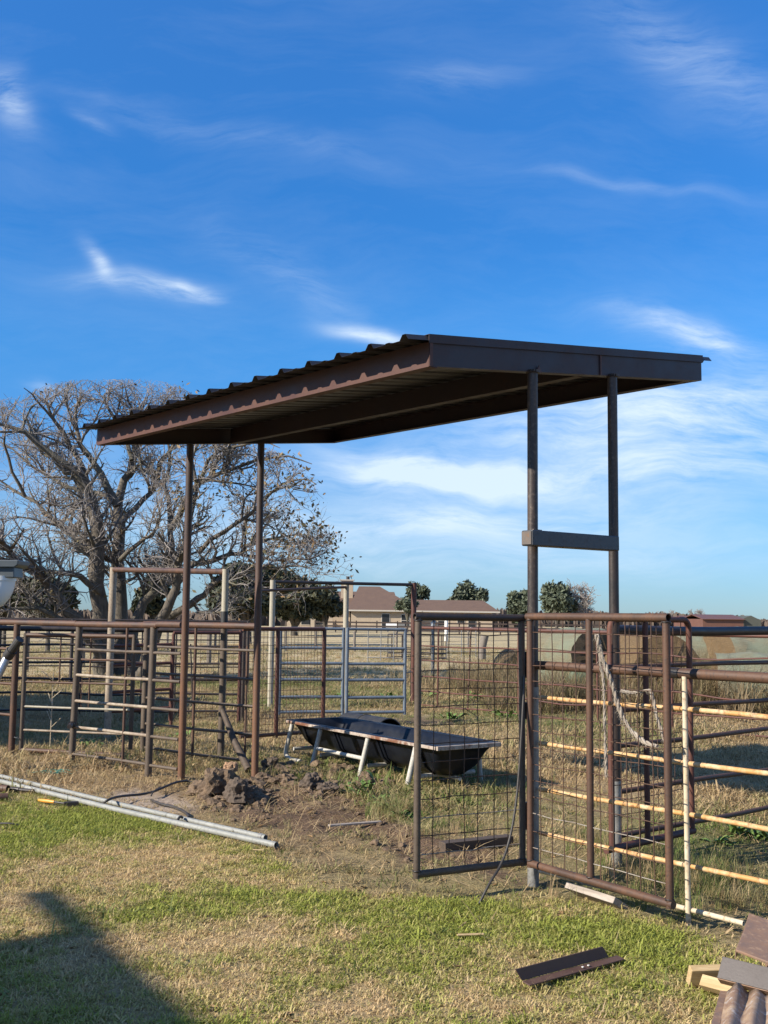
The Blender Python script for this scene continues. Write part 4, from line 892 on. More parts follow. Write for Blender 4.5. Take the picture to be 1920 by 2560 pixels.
# rainwater outlet at the left edge
go = thing('downspout', P(-60, 1450, 2.3)*1.0 - up*P(-60, 1450, 2.3).z, 'grey gutter outlet running into a white plastic elbow at the left edge', 'downspout')
d_ = 2.3
def q_(px, py, dd=0): return P(px, py, d_+dd)
bevel(MB().prism([q_(-90, 1399), q_(46, 1400), q_(44, 1412), q_(36, 1418), q_(-90, 1418)], Vector((0, 0.075, 0))).build('gutter', M['gutter'], go), .002)
bevel(MB().prism([q_(-24, 1417, .008), q_(35, 1417, .008), q_(35, 1444, .008), q_(-24, 1444, .008)], Vector((0, 0.058, 0))).build('outlet', M['gutter'], go), .002)
el = [q_(4, 1440, .035), q_(3, 1455, .035), q_(-2, 1474, .035), q_(-16, 1490, .035), q_(-40, 1500, .035), q_(-75, 1507, .035), q_(-140, 1518, .035)]
MB().tube(smooth(el, 3), 0.0295, 24).build('elbow', M['pvc'], go)
MB().tube([q_(4, 1440, .035), q_(3.4, 1452, .035)], 0.0315, 24).build('elbow_socket', M['pvc'], go)
e1 = el[-1]; MB().tube([e1, Vector((e1.x-.1, e1.y, e1.z-.2)), Vector((e1.x-.12, e1.y, -.02))], 0.0295, 20).build('down_pipe', M['pvc'], go)
# bright tube standing behind the first pen post
lt = thing('tube_stand', G(-40, 1900), 'bright metal tube with black round end beside the leftmost fence post', 'metal tube')
a = P(21, 1637, 11.0); bq = P(-60, 1800, 10.8); MB().tube([a, lerp(a, bq, .5), bq], 0.042, 14).build('tube', M['chrome'], lt)
t = (a-bq).normalized(); MB().tube([a-t*0.02, a+t*0.05+Vector((.03, -.05, 0))], 0.055, 14, True, 0.8).build('end_cap', M['black_rubber'], lt)
MB().tube([lerp(a, bq, .25)+Vector((0, -.05, 0)), lerp(a, bq, .6)+Vector((.02, -.06, 0))], 0.015, 10).build('lever', M['chrome'], lt)
pipe('leg', lt, bq, Vector((bq.x-.1, bq.y, -.05)), 0.03, M['chrome'])

# ------------------------------------------------------------------ hay bales
def bale(px, d, r, L, yaw, label, wrap, sag=0.93, endm='hay', py=None):
    x = P(px, 1600, d).x; th = thing('hay_bale', Vector((x, d, 0)), label, 'hay bale', 'round hay bales along the corral fence')
    ax = Vector((math.cos(yaw), math.sin(yaw), 0)); sd_ = ax.cross(up); k = 40; rows = 12; vs = []
    seed = random.uniform(0, 80)
    for j in range(rows+1):
        u = (j/rows-0.5)*L; e = 1-0.06*abs(2*j/rows-1)**6
        for i in range(k):
            a = 2*math.pi*i/k; rr = r*e*(1+0.06*math.sin(a*3+seed)+0.04*math.sin(j*1.1+a*2+seed)+random.uniform(-.02, .02)); z = r*sag + rr*sag*math.sin(a)
            vs.append(Vector((x, d, 0)) + ax*u + sd_*rr*1.05*math.cos(a) + up*max(z, 0.0))
    MB().add(vs, [(j*k+i, (j+1)*k+i, (j+1)*k+(i+1) % k, j*k+(i+1) % k) for j in range(rows) for i in range(k)], True).build('net_wrap', M[wrap], th)
    for j, s in ((0, -1), (rows, 1)):
        rim = vs[j*k:(j+1)*k]; c = sum(rim, Vector())/k; rings = [rim]
        for q in (0.75, 0.5, 0.25): rings.append([lerp(c, p, q) + ax*s*(0.035*(1-q)+random.uniform(-.015, .02)) for p in rim])
        mb = MB(); allv = [p for r_ in rings for p in r_] + [c+ax*s*0.04]
        fs = [(a_*k+i, a_*k+(i+1) % k, (a_+1)*k+(i+1) % k, (a_+1)*k+i) for a_ in range(3) for i in range(k)] + [(3*k+i, 3*k+(i+1) % k, 4*k) for i in range(k)]
        mb.add(allv, fs, False); mb.build('bale_end', M[endm], th)
    return th
bale(1448, 22.0, 0.80, 1.5, math.radians(-62), 'green net wrapped round bale seen behind the galvanised post', 'hay_net')
bale(1625, 20.3, 0.74, 1.5, math.radians(-80), 'tan round bale with loose brown face behind the round cornered gate', 'hay')
bale(1760, 22.0, 0.79, 1.55, math.radians(12), 'pale net wrapped bale right of the tan one', 'hay_net')
bale(1885, 21.0, 0.83, 1.6, math.radians(8), 'tallest pale net wrapped bale at the right edge', 'hay_net')
bale(1890, 18.6, 0.60, 1.4, math.radians(-12), 'low sagging pale green bale in front at the right edge', 'hay_net')
bale(1282, 30.0, 0.42, 0.9, math.radians(-70), 'small rotting brown bale seen past the narrow mesh gate', 'hay', 0.9)
gw = thing('hay_net_heap', Vector((P(1447, 1700, 20.6).x, 20.6, 0)), 'heap of dark green net wrap at the foot of the green bale', 'net wrap')
mb = MB(); v, f = clodmesh((P(1447, 1700, 20.6).x, 20.6, .25), (.32, .25, .45), 71, 4, .6); mb.add(v, f, True); mb.build('net', M['hay_green'], gw)

# ------------------------------------------------------------------ trees
def wiggle(pts, amp, rng):
    out = [Vector(pts[0])]
    for i in range(len(pts)-1):
        a, c = Vector(pts[i]), Vector(pts[i+1]); L = (c-a).length; k = max(2, int(L/0.35))
        for j in range(1, k+1):
            q = lerp(a, c, j/k)
            if j < k: q += Vector(rng.normal(0, amp, 3))
            out.append(q)
    return out
def grow(start, d, L, r, rng, seg, kink, upb):
    pts = [Vector(start)]; d = Vector(d).normalized(); k = max(2, int(L/seg))
    for i in range(k):
        d = (d + Vector(rng.normal(0, kink, 3)) + Vector((0, 0, upb))).normalized(); pts.append(pts[-1] + d*(L/k))
    return pts
ENV = ((-200, 1000), (0, 988), (100, 952), (170, 940), (350, 938), (440, 955), (520, 1010), (600, 1085), (690, 1125), (770, 1165), (815, 1230), (835, 1330), (900, 1345))
def outside(p):
    px = 960 + p.x/p.y*F; py = 1547 + .0125*(px-960) - (p.z-CAMH)/p.y*F
    for (a, ya), (c, yc) in zip(ENV, ENV[1:]):
        if a <= px <= c: return py < ya + (yc-ya)*(px-a)/(c-a)
    return px > 900
class Tree:
    env = False
    def __init__(self, seed): self.rng = np.random.default_rng(seed); self.big = MB(); self.small = MB(); self.tips = []
    def limb(self, pts, r0, r1, n=8):
        k = len(pts); rs = [max(r0*(1-i/(k-1))**0.9 + r1*(i/(k-1)), r1) for i in range(k)]
        (self.big if r0 > 0.03 else self.small).tube(pts, rs, n if r0 > 0.03 else (4 if r0 > 0.013 else 3), False); return rs
    def branch(self, pts, rs, level, scale, maxl=3, dens=(2.2, 3.2, 5.0), lens=(1.9, 1.0, 0.5), thin=0.006):
        """side shoots along a limb"""
        if level > maxl: return
        rng = self.rng; k = len(pts)
        L = sum((pts[i+1]-pts[i]).length for i in range(k-1)); cnt = max(1, int(L*dens[level-1]/scale*1.0 + rng.random()))
        for _ in range(cnt):
            t = 1 - rng.random()**(1.1 if level == 1 else .9)*(0.72 if level == 1 else 0.9); i = min(int(t*(k-1)), k-2); p = lerp(pts[i], pts[i+1], t*(k-1)-i)
            ax = (pts[i+1]-pts[i]).normalized(); q = Vector(rng.normal(0, 1, 3)); q = (q - ax*q.dot(ax)).normalized()
            d = ax*rng.uniform(.35, .9) + q*rng.uniform(.6, 1.0) + Vector((0, 0, .15))
            ll = lens[level-1]*scale*rng.uniform(.55, 1.3)*(1.1-0.62*t); r = min(rs[min(i, len(rs)-1)]*0.62, (0.05, 0.02, 0.0085)[level-1]*scale); r = max(r, thin)
            b_ = grow(p, d, ll, r, rng, (0.24, 0.17, 0.14)[level-1]*scale, (.26, .3, .34)[level-1], (.07, .05, .02)[level-1])
            if self.env:
                ok = [q for q in b_ if not outside(q)]
                if len(ok) < 2: continue
                b_ = b_[:len(ok)] if len(ok) < len(b_) else b_
            rr = self.limb(b_, r, max(thin*0.75, r*0.3))
            if level == maxl: self.tips.append((b_[-1], b_[-2]))
            self.branch(b_, rr, level+1, scale, maxl, dens, lens, thin)
def leafcloud(pts, size, rng, name, m, parent, kind='stuff'):
    k = len(pts); pts = np.asarray(pts, float); a = rng.normal(size=(k, 3)); a /= np.linalg.norm(a, axis=1)[:, None]; c = rng.normal(size=(k, 3)); c -= a*(a*c).sum(1)[:, None]; c /= np.linalg.norm(c, axis=1)[:, None]
    s = size*rng.uniform(.6, 1.4, k)[:, None]; a = a*s; c = c*s*0.45
    v = np.stack([pts-a, pts-a*.1+c, pts+a, pts-a*.1-c], 1).reshape(-1, 3); off = parent.location; v = v - np.array(off[:])
    me = bpy.data.meshes.new(name); me.vertices.add(4*k); me.vertices.foreach_set('co', v.ravel()); me.loops.add(4*k); me.loops.foreach_set('vertex_index', np.arange(4*k, dtype=np.int32))
    me.polygons.add(k); me.polygons.foreach_set('loop_start', np.arange(0, 4*k, 4, dtype=np.int32)); me.polygons.foreach_set('loop_total', np.full(k, 4, np.int32)); me.update(); me.materials.append(m)
    o = bpy.data.objects.new(name, me); COL.objects.link(o); o.parent = parent; o['kind'] = kind; return o

TD = 28.0
bt = thing('bare_tree', Vector((P(262, 1690, TD).x, TD, 0)), 'large spreading bare tree with grey limbs and a few brown leaves behind the pen', 'tree')
T = Tree(5); T.env = True
limbs = [  # (pixel path, depth offsets along it, base radius)
 ([(262, 1700), (250, 1560), (244, 1422), (244, 1311), (231, 1258), (218, 1216), (190, 1175), (127, 1134), (63, 1080), (0, 1060), (-50, 1040)], 0, -1.5, .36),
 ([(300, 1700), (300, 1560), (297, 1438), (300, 1311), (294, 1264), (310, 1200), (330, 1150), (350, 1090), (345, 1045), (362, 1000)], .4, 1.5, .34),
 ([(255, 1640), (196, 1549), (127, 1470), (70, 1422), (28, 1384), (0, 1359), (-80, 1310), (-150, 1290)], -.3, -3, .24),
 ([(248, 1470), (228, 1438), (228, 1375), (190, 1349), (158, 1321), (111, 1280), (63, 1242), (0, 1201), (-70, 1170)], .3, 2.5, .17),
 ([(218, 1216), (206, 1169), (177, 1121), (136, 1052), (117, 1010), (122, 985)], -.3, -1, .12),
 ([(294, 1264), (253, 1185), (221, 1137), (193, 1077), (190, 1025), (205, 990)], 0, 1, .15),
 ([(300, 1260), (270, 1240), (240, 1232), (190, 1222), (120, 1190), (60, 1150), (10, 1110), (-40, 1090)], .3, 3, .11),
 ([(335, 1700), (336, 1560), (359, 1504), (401, 1458), (413, 1439), (430, 1370), (425, 1290), (410, 1210), (425, 1130), (420, 1090), (400, 1040)], -.2, 1.5, .22),
 ([(345, 1700), (385, 1600), (401, 1550), (428, 1497), (444, 1446), (450, 1400), (470, 1320), (491, 1230), (480, 1150), (500, 1080)], -.5, -2, .23),
 ([(428, 1324), (461, 1252), (491, 1213), (560, 1180), (640, 1150), (720, 1140), (780, 1160)], -.5, -1, .12),
 ([(440, 1450), (475, 1420), (503, 1408), (555, 1393), (600, 1385), (636, 1355), (690, 1345), (750, 1335), (800, 1365)], -.5, 1, .13),
 ([(400, 1560), (475, 1512), (511, 1488), (544, 1452), (590, 1440), (650, 1420), (720, 1415), (780, 1420)], -.4, -2, .14),
 ([(500, 1380), (560, 1330), (620, 1290), (680, 1230), (740, 1200), (790, 1210)], -.3, -2.5, .09),
 ([(260, 1660), (230, 1590), (158, 1552), (95, 1520), (25, 1523), (0, 1511), (-60, 1490)], -.4, -2, .14),
 ([(475, 1513), (497, 1529), (540, 1532), (590, 1522)], -.4, -1.5, .07),
 ([(250, 1480), (200, 1440), (150, 1432), (100, 1425), (60, 1380), (20, 1340)], -.4, -2.5, .12),
 ([(330, 1150), (300, 1080), (270, 1020), (262, 985), (280, 970)], .6, 1.5, .09),
 ([(300, 1311), (340, 1270), (380, 1230), (400, 1160), (440, 1100), (450, 1070), (430, 1020)], .4, 2, .12),
 ([(300, 1400), (345, 1360), (380, 1340), (400, 1290), (390, 1240)], -.5, -2, .09),
 ([(491, 1213), (520, 1150), (570, 1120), (640, 1105), (700, 1120)], -1, -2, .08),
 ([(350, 1090), (385, 1040), (410, 1000), (440, 965)], 1.5, 2.5, .06),
 ([(345, 1045), (320, 1000), (310, 960)], 1.5, 1, .05),
 ([(63, 1242), (30, 1180), (10, 1110), (20, 1040), (40, 1000)], 1, 0, .07),
 ([(425, 1130), (460, 1080), (470, 1030), (500, 1000)], 1, 2, .06),
 ([(136, 1052), (90, 1000), (60, 970)], -1, -2, .05),
 ([(500, 1080), (540, 1050), (590, 1060), (640, 1090)], -2, -1, .05),
 ([(600, 1385), (650, 1390), (710, 1400), (770, 1400), (815, 1380)], .3, 1.5, .06),
]
for path, d0, d1, r0 in limbs:
    pts = [P(x, y, TD + d0 + (d1-d0)*i/(len(path)-1)) for i, (x, y) in enumerate(path)]
    pts = wiggle(pts, 0.035, T.rng); rs = T.limb(pts, r0*.74, 0.009, 10)
    T.branch(pts, rs, 1, 1.0, 3, (3.4, 5.6, 7.4), (1.6, .95, .55), 0.0048)
T.big.build('trunk', M['bark'], bt); T.small.build('twigs', M['twig'], bt, kind='stuff')
lp = []
for tip, prv in T.tips:
    rx = tip.x/tip.y; pxx = 960 + rx*F; pyy = 1547 - (tip.z-1.6)/tip.y*F
    pr_ = 0.02 + 0.42*max(0, min(1, (pxx-560)/160))*max(0, min(1, (pyy-1090)/120)) + (0.07 if pxx > 430 else 0) + 0.5*math.exp(-((pxx-480)/70)**2-((pyy-1240)/60)**2)
    if T.rng.random() < pr_:
        for _ in range(T.rng.integers(1, 5)): lp.append(tip + Vector(T.rng.normal(0, .1, 3)))
leafcloud(lp, 0.062, T.rng, 'leaves', M['leaf_dry'], bt)

def round_tree(name, label, px, d, wpx, top, bot, nleaf, lsize, m, seed, trunk=True, group=None, bare=False, flat=0.5):
    rng = np.random.default_rng(seed); base = P(px, 1600, d); base.z = 0
    th = thing(name, base, label, 'tree', group); rw = wpx/2/F*d; zt = P(px, top, d).z; zb = P(px, bot, d).z
    cz = (zt+zb)/2; rh = (zt-zb)/2; mb = MB()
    mb.tube([base-up*.1, base+up*zb*.6, base+up*(cz)], [rw*.09, rw*.07, rw*.04], 7)
    lobes = []
    for i in range(20):
        a = rng.uniform(0, 6.28); e = rng.uniform(-.62, .66); q = rng.uniform(.1, .74)*math.sqrt(max(.1, 1-(max(e, 0)*1.25)**2))
        lobes.append((base + Vector((math.cos(a)*rw*q, math.sin(a)*rw*q, cz + e*rh)), rw*rng.uniform(.27, .46), rh*rng.uniform(.27, .44)))
        mb.tube([base+up*zb*.55, lerp(base+up*cz, lobes[-1][0], .5)-up*rh*.2, lobes[-1][0]], [rw*.045, rw*.03, rw*.012], 5)
    mb.build('trunk', M['bark_dark'], th)
    pts = []
    for c, a, h_ in lobes:
        k = int(nleaf*2.6/20); v = rng.normal(size=(k, 3)); v /= np.linalg.norm(v, axis=1)[:, None]; v *= (rng.random(k)**.36)[:, None]*rng.uniform(.75, 1.2, k)[:, None]
        pts.append(v*np.array((a, a, h_)) + np.array(c[:]))
    pts = np.concatenate(pts)
    keep = fbm(pts[:, 0]*4/rw+seed, pts[:, 2]*4/rw+pts[:, 1]*1.7/rw, 3) > 0.34
    leafcloud(pts[keep], lsize*.72, rng, 'crown', M[m], th)
    return th
EG = 'round_tree'
round_tree('evergreen_tree', 'dark olive evergreen tree with short trunk between the two far shelter posts', 620, 62, 230, 1400, 1545, 8500, .26, 'leaf_evergreen', 1)
round_tree('evergreen_tree', 'broad dark evergreen tree in front of the left end of the brick house', 735, 95, 225, 1436, 1556, 7500, .33, 'leaf_evergreen', 2)
round_tree('evergreen_tree', 'smaller dark evergreen tree beside the house chimney', 812, 105, 100, 1462, 1556, 3200, .33, 'leaf_evergreen', 3)
round_tree('evergreen_tree', 'dark cedar low on the left behind the big bare tree', 120, 46, 150, 1432, 1540, 3600, .2, 'leaf_evergreen', 4)
round_tree('evergreen_tree', 'dark evergreen at the left edge of the view behind the gutter outlet', 10, 50, 130, 1425, 1540, 3200, .21, 'leaf_evergreen', 5)
round_tree('evergreen_tree', 'dark evergreen between the right limbs of the bare tree', 385, 50, 120, 1440, 1540, 3200, .2, 'leaf_evergreen', 6)
round_tree('round_tree', 'rounded green tree rising behind the low house roof', 1045, 178, 88, 1460, 1556, 2600, .5, 'leaf_far', 7)
round_tree('round_tree', 'rounded green tree behind the right end of the house', 1168, 185, 112, 1452, 1556, 3200, .5, 'leaf_far', 8)
round_tree('round_tree', 'green tree just left of the galvanised post on the skyline', 1300, 150, 84, 1468, 1566, 2600, .45, 'leaf_far', 9)
round_tree('round_tree', 'large round tree just right of the front post on the skyline', 1392, 142, 118, 1446, 1558, 3600, .42, 'leaf_far', 10)
round_tree('round_tree', 'small pale tree before the front wall of the house', 1018, 128, 62, 1494, 1535, 900, .3, 'leaf_far', 12)
def bare_far(label, px, d, top, wpx, seed, m='twig'):
    base = P(px, 1600, d); base.z = 0; th = thing('bare_tree', base, label, 'tree'); T2 = Tree(seed); zt = P(px, top, d).z; rw = wpx/2/F*d; s = zt/6
    for i in range(7):
        a = T2.rng.uniform(0, 6.28); tip = base + Vector((math.cos(a)*rw*.8, math.sin(a)*rw*.8, zt*T2.rng.uniform(.75, 1)))
        pts = wiggle([base, lerp(base, tip, .35)+up*zt*.15, tip], .12*s, T2.rng); rs = T2.limb(pts, .14*s, .04*s, 6); T2.branch(pts, rs, 1, s*1.1, 2, (3, 4), (1.8, 1.0), .03)
    T2.big.build('trunk', M[m], th); 
    if T2.small.n: T2.small.build('twigs', M[m], th, kind='stuff')
bare_far('bare grey tree leaning beside the round tree on the skyline', 1462, 142, 1466, 84, 21)
bare_far('small bare tree far off right of the second front post', 1668, 260, 1526, 40, 22)
bare_far('small bare tree left of the brown barn', 1745, 240, 1524, 46, 23)

# ------------------------------------------------------------------ far brush line
br = MB(); rb = np.random.default_rng(3)
def brush_run(px0, px1, d, h0, h1, n_):
    for i in range(n_):
        px = rb.uniform(px0, px1); dd_ = d*rb.uniform(.95, 1.12); x = P(px, 1600, dd_).x; h = rb.uniform(h0, h1)*(0.7+0.6*vnoise(np.array([px*.02]), np.array([3.0]))[0]); w_ = rb.uniform(.25, .8)*d/200
        lean = rb.normal(0, .3); a = rb.uniform(0, 3.14); u = Vector((math.cos(a), math.sin(a), 0))*w_
        p = Vector((x, dd_, 0)); br.add([p-u-up*.1, p+u-up*.1, p+u*.4+up*h+Vector((lean, 0, 0)), p-u*.5+up*h*.9+Vector((lean, 0, 0))], [(0, 1, 2, 3)])
brush_run(-700, 760, 210, 1.4, 3.0, 7000); brush_run(1200, 2600, 300, 1.2, 3.4, 5000); brush_run(1215, 1300, 230, 1.5, 3.4, 500); brush_run(1470, 1530, 230, 1.5, 3.6, 300); brush_run(-700, 2600, 600, 3, 6, 4000)
o = br.build('far_brush', M['brush'], None); o['kind'] = 'stuff'; o['label'] = 'purple brown line of far brush along the horizon'

# ------------------------------------------------------------------ house, barn, far fences
HD = 150
def hx(px, d=HD): return P(px, 1547, d).x
hs = thing('brick_house', Vector((hx(950), HD, 0)), 'low tan brick house with brown hip roof and chimney beyond the corral', 'house')
def wallbox(x0, x1, y0, y1, h, name='wall', m='brick'):
    return MB().box(((x0+x1)/2, (y0+y1)/2, h/2-.1), ((x1-x0)/2, 0, 0), (0, (y1-y0)/2, 0), (0, 0, h/2+.1)).build(name, M[m], hs)
wall_l = wallbox(hx(715), hx(874), 151.6, 168, 2.75); wall_m = wallbox(hx(879), hx(1042), 147, 171, 2.7); wall_r = wallbox(hx(1042)+.01, hx(1228), 148.5, 160, 2.7)
def hip(x0, x1, y0, y1, z0, rx0, rx1, ry, rz, name='roof', gable_l=False):
    mb = MB(); a, b_, c, d = (x0, y0, z0), (x1, y0, z0), (x1, y1, z0), (x0, y1, z0); r0, r1 = (rx0, ry, rz), (rx1, ry, rz)
    mb.add([a, b_, c, d, r0, r1], [(0, 1, 5, 4), (1, 2, 5), (2, 3, 4, 5), (3, 0, 4), (3, 2, 1, 0)])
    mb2 = [((p[0]), p[1], p[2]-.16) for p in (a, b_, c, d)]
    mb.add([a, b_, c, d] + mb2, [(0, 4, 5, 1), (1, 5, 6, 2), (2, 6, 7, 3), (3, 7, 4, 0)])
    return mb.build(name, M['shingle'], hs)
roof_m = hip(hx(870), hx(1052), 146.4, 172, 2.78, hx(893), hx(948), 158.5, P(920, 1466, 158.5).z)
roof_b = hip(hx(700), hx(1000), 151, 176, 2.74, hx(842, 164), hx(985, 164), 164.2, P(900, 1479, 164.2).z)
roof_r = hip(hx(1035), hx(1246), 147.9, 160.6, 2.74, hx(1040), hx(1208, 154), 154.2, P(1100, 1500, 154.2).z)
pc = P(868, 1460, 160)
cm = MB().box((pc.x, 160, 5.6), (.9, 0, 0), (0, .7, 0), (0, 0, 1.65)).build('chimney', M['brick'], roof_m)
MB().box((pc.x, 160, 7.32), (1.05, 0, 0), (0, .85, 0), (0, 0, .09)).build('chimney_cap', M['trim'], roof_m); MB().tube([(pc.x+.1, 160, 7.42), (pc.x+.1, 160, 7.9)], .25, 8).build('flue', M['rust_dark'], roof_m)
for a, c, y_ in ((870, 1052, 146.37), (1053, 1246, 147.87)): MB().box(((hx(a)+hx(c))/2, y_, 2.70), ((hx(c)-hx(a))/2, 0, 0), (0, .02, 0), (0, 0, .1)).build('fascia_board', M['trim'], hs)
def win(wall, x, y_, z0, z1, wd, door=False):
    f = MB().box((x, y_-.02, (z0+z1)/2), (wd/2+.1, 0, 0), (0, .03, 0), (0, 0, (z1-z0)/2+.1)).build('door_frame' if door else 'window_frame', M['trim'], wall)
    MB().box((x, y_-.06, (z0+z1)/2), (wd/2, 0, 0), (0, .02, 0), (0, 0, (z1-z0)/2)).build('door' if door else 'pane', M['dark_glass'], wall)
    if not door: MB().box((x, y_-.09, (z0+z1)/2), (wd/2, 0, 0), (0, .012, 0), (0, 0, .04)).build('glazing_bar', M['trim'], wall)
win(wall_m, hx(964, 147), 147, .1, 2.25, 1.0, True); win(wall_m, hx(1013, 147), 147, .6, 2.2, 1.0); win(wall_r, hx(1105, 148.5), 148.5, .8, 2.1, 1.1); win(wall_r, hx(1152, 148.5), 148.5, 1.2, 2.2, .9); win(wall_r, hx(1180, 148.5), 148.5, .1, 2.2, 1.0, True); win(wall_l, hx(800, 151.6), 151.6, .7, 2.2, 1.3); win(wall_l, hx(765, 151.6), 151.6, .7, 2.2, 1.3)
for x in (hx(742), hx(783), hx(826)): MB().box((x, 150.2, 1.3), (.35, 0, 0), (0, .35, 0), (0, 0, 1.4)).build('porch_column', M['brick'], hs)
tk = thing('propane_tank', P(985, 1563, 132)*1.0, 'white tank and grey box against the front wall of the house', 'tank'); tk.location.z = 0
MB().tube([(hx(965, 132), 132, .75), (hx(995, 132), 132, .75)], .42, 14).build('tank', M['white_paint'], tk); MB().box((hx(1002, 132), 132, .5), (.5, 0, 0), (0, .4, 0), (0, 0, .6)).build('unit', M['galv'], tk)
for x in (hx(970, 132), hx(990, 132)): MB().box((x, 132, .18), (.1, 0, 0), (0, .3, 0), (0, 0, .2)).build('stand', M['galv'], tk)
bf = thing('board_fence', Vector((hx(1100, 120), 120, 0)), 'dark wooden board fence running in front of the brick house', 'fence')
xa, xb = hx(788, 120), hx(1560, 120); nb_ = 15
for i in range(nb_+1):
    x = xa + (xb-xa)*i/nb_; MB().box((x, 120, .65), (.07, 0, 0), (0, .07, 0), (0, 0, .72)).build('post', M['board_fence'], bf)
    if i < nb_:
        for z in (.32, .74, 1.16): MB().box((x+(xb-xa)/nb_/2, 119.9, z), ((xb-xa)/nb_/2-.01, 0, 0), (0, .02, 0), (0, 0, .085)).build('board', M['board_fence'], bf)
wfz = thing('wire_fence', Vector((hx(900, 55), 55, 0)), 'thin wire fence on wooden posts across the dry field', 'fence')
for px, d in ((420, 50), (540, 51), (715, 51), (790, 52), (887, 52), (992, 56), (1171, 60), (1271, 64), (1345, 66)):
    x = hx(px, d); post(wfz, Vector((x, d, 0)), .98, .06, M['post_wood'], n=8)
mb = MB()
for z in (.4, .68, .92): mb.tube([(hx(-200, 47), 47, z), (hx(420, 50), 50, z), (hx(790, 52), 52, z), (hx(992, 56), 56, z), (hx(1345, 66), 66, z), (hx(2300, 85), 85, z)], .012, 4, False)
mb.build('wire', M['wire_dull'], wfz)
fp = G(1205, 1652); o = MB().tube([fp-up*.1, fp+Vector((0, 0, .5)), fp+Vector((.12, 0, 1.0))], [.16, .155, .15], 12).build('fence_post', M['post_wood'], None, fp); tag(o, 'lone thick grey wooden post leaning in the dry field', 'post')
for px, d, lab in ((210, 33, 'grey wooden post left of the bare tree trunk'), (70, 30, 'grey wooden post in the field behind the leftmost gate'), (525, 36, 'grey wooden post behind the small mesh panel')):
    q = Vector((hx(px, d), d, 0)); o = MB().tube([q-up*.1, q+up*1.15], .08, 10).build('fence_post', M['post_wood'], None, q); tag(o, lab, 'post')
# ring feeder
rc = Vector((hx(1043, 43), 43, 0)); rf = thing('hay_ring', rc, 'dark round hay ring feeder standing in the dry field', 'hay feeder')
def rg(z, r=1.17): return [rc + Vector((r*math.cos(a), r*math.sin(a), z)) for a in np.linspace(0, 2*math.pi, 37)]
for z in (.06, .24, .42, .98): MB().tube(rg(z), .022, 6, False).build('hoop', M['rust_dark'], rf)
for i in range(12): a = i/12*6.283; MB().tube([rc+Vector((1.17*math.cos(a), 1.17*math.sin(a), 0)), rc+Vector((1.17*math.cos(a), 1.17*math.sin(a), .98))], .022, 6).build('upright', M['rust_dark'], rf)
cp = thing('cattle_panel', Vector((hx(935, 40), 40, 0)), 'pale thin pipe cattle panel standing left of the hay ring', 'gate')
x0, x1 = hx(921, 40), hx(985, 40)
for z in (.15, .4, .65, .9, 1.18): pipe('rail', cp, (x0, 40, z), (x1, 40, z), .018, M['galv'], 6)
for x in (x0, (x0+x1)/2, x1): pipe('upright', cp, (x, 40, 0.0), (x, 40, 1.2), .02, M['galv'], 6)
cp2 = thing('cattle_panel', Vector((hx(1160, 46), 46, 0)), 'pale thin pipe cattle panel standing right of the hay ring', 'gate')
x0, x1 = hx(1118, 46), hx(1190, 46)
for z in (.25, .55, .85, 1.2): pipe('rail', cp2, (x0, 46, z), (x1, 46, z), .018, M['galv'], 6)
for x in (x0, (x0+x1)/2, x1): pipe('upright', cp2, (x, 46, 0.0), (x, 46, 1.22), .02, M['galv'], 6)
hyd = thing('yard_hydrant', Vector((hx(1085, 30), 30, 0)), 'white topped standpipe rising above the hay ring', 'standpipe')
MB().tube(smooth([(hx(1082, 30), 30, 0), (hx(1082, 30), 30, 1.45), (hx(1084, 30), 30, 1.56), (hx(1087, 30), 30, 1.5)], 2), .04, 8).build('pipe', M['galv'], hyd)
MB().tube([(hx(1082, 30), 30, 1.42), (hx(1082, 30), 30, 1.52)], .055, 8).build('cap', M['white_paint'], hyd)
vp = Vector((hx(1116, 80), 80, 0)); o = MB().tube([vp, vp+up*1.75, vp+up*1.95], [.14, .14, .05], 10).build('vent_pipe', M['white_paint'], None, vp); tag(o, 'white domed pipe standing before the house fence', 'pipe')
# barn and shed at the far right
def barn(label, px0, px1, d, zw, zr, depth, frame_px=None):
    x0, x1 = hx(px0, d), hx(px1, d); th = thing('barn', Vector(((x0+x1)/2, d, 0)), label, 'barn')
    MB().box(((x0+x1)/2, d+depth/2, zw/2), ((x1-x0)/2-.2, 0, 0), (0, depth/2-.2, 0), (0, 0, zw/2)).build('wall', M['barn_roof'], th)
    ye = d + depth/2; mb = MB(); t_ = .12
    for y0, y1, z0, z1 in ((d-.3, ye, zw-.1, zr), (d+depth+.3, ye, zw-.1, zr)):
        mb.prism([(x0, y0, z0), (x0, y1, z1), (x0, y1, z1+t_), (x0, y0, z0+t_)], (x1-x0, 0, 0))
    mb.build('roof', M['barn_roof'], th)
    gx = x1 if frame_px is None else frame_px
    MB().prism([(x1-.19, d+.2, zw*.0+.05), (x1-.19, d+depth-.2, .05), (x1-.19, d+depth-.2, zw-.05), (x1-.19, ye, zr-.05), (x1-.19, d+.2, zw-.05)], (.12, 0, 0)).build('open_end', M['barn_dark'], th)  # dark panel painted as the shaded opening; the wall behind is closed
    return th
b1 = barn('long low barn with reddish brown metal roof at the far right', 1755, 1862, 205, 2.35, 3.15, 14)
lx0, lx1 = hx(1862, 205), hx(1905, 205); MB().prism([(lx0+.05, 205.5, .05), (lx0+.05, 205.5, 2.6), (lx0+1.4, 205.5, 3.1), (lx1, 205.5, 2.2), (lx1, 205.5, .05)], (0, 8, 0)).build('side_bay', M['barn_dark'], b1)
b2 = barn('small grey shed left of the far brown barn', 1708, 1748, 215, 2.2, 2.9, 8)
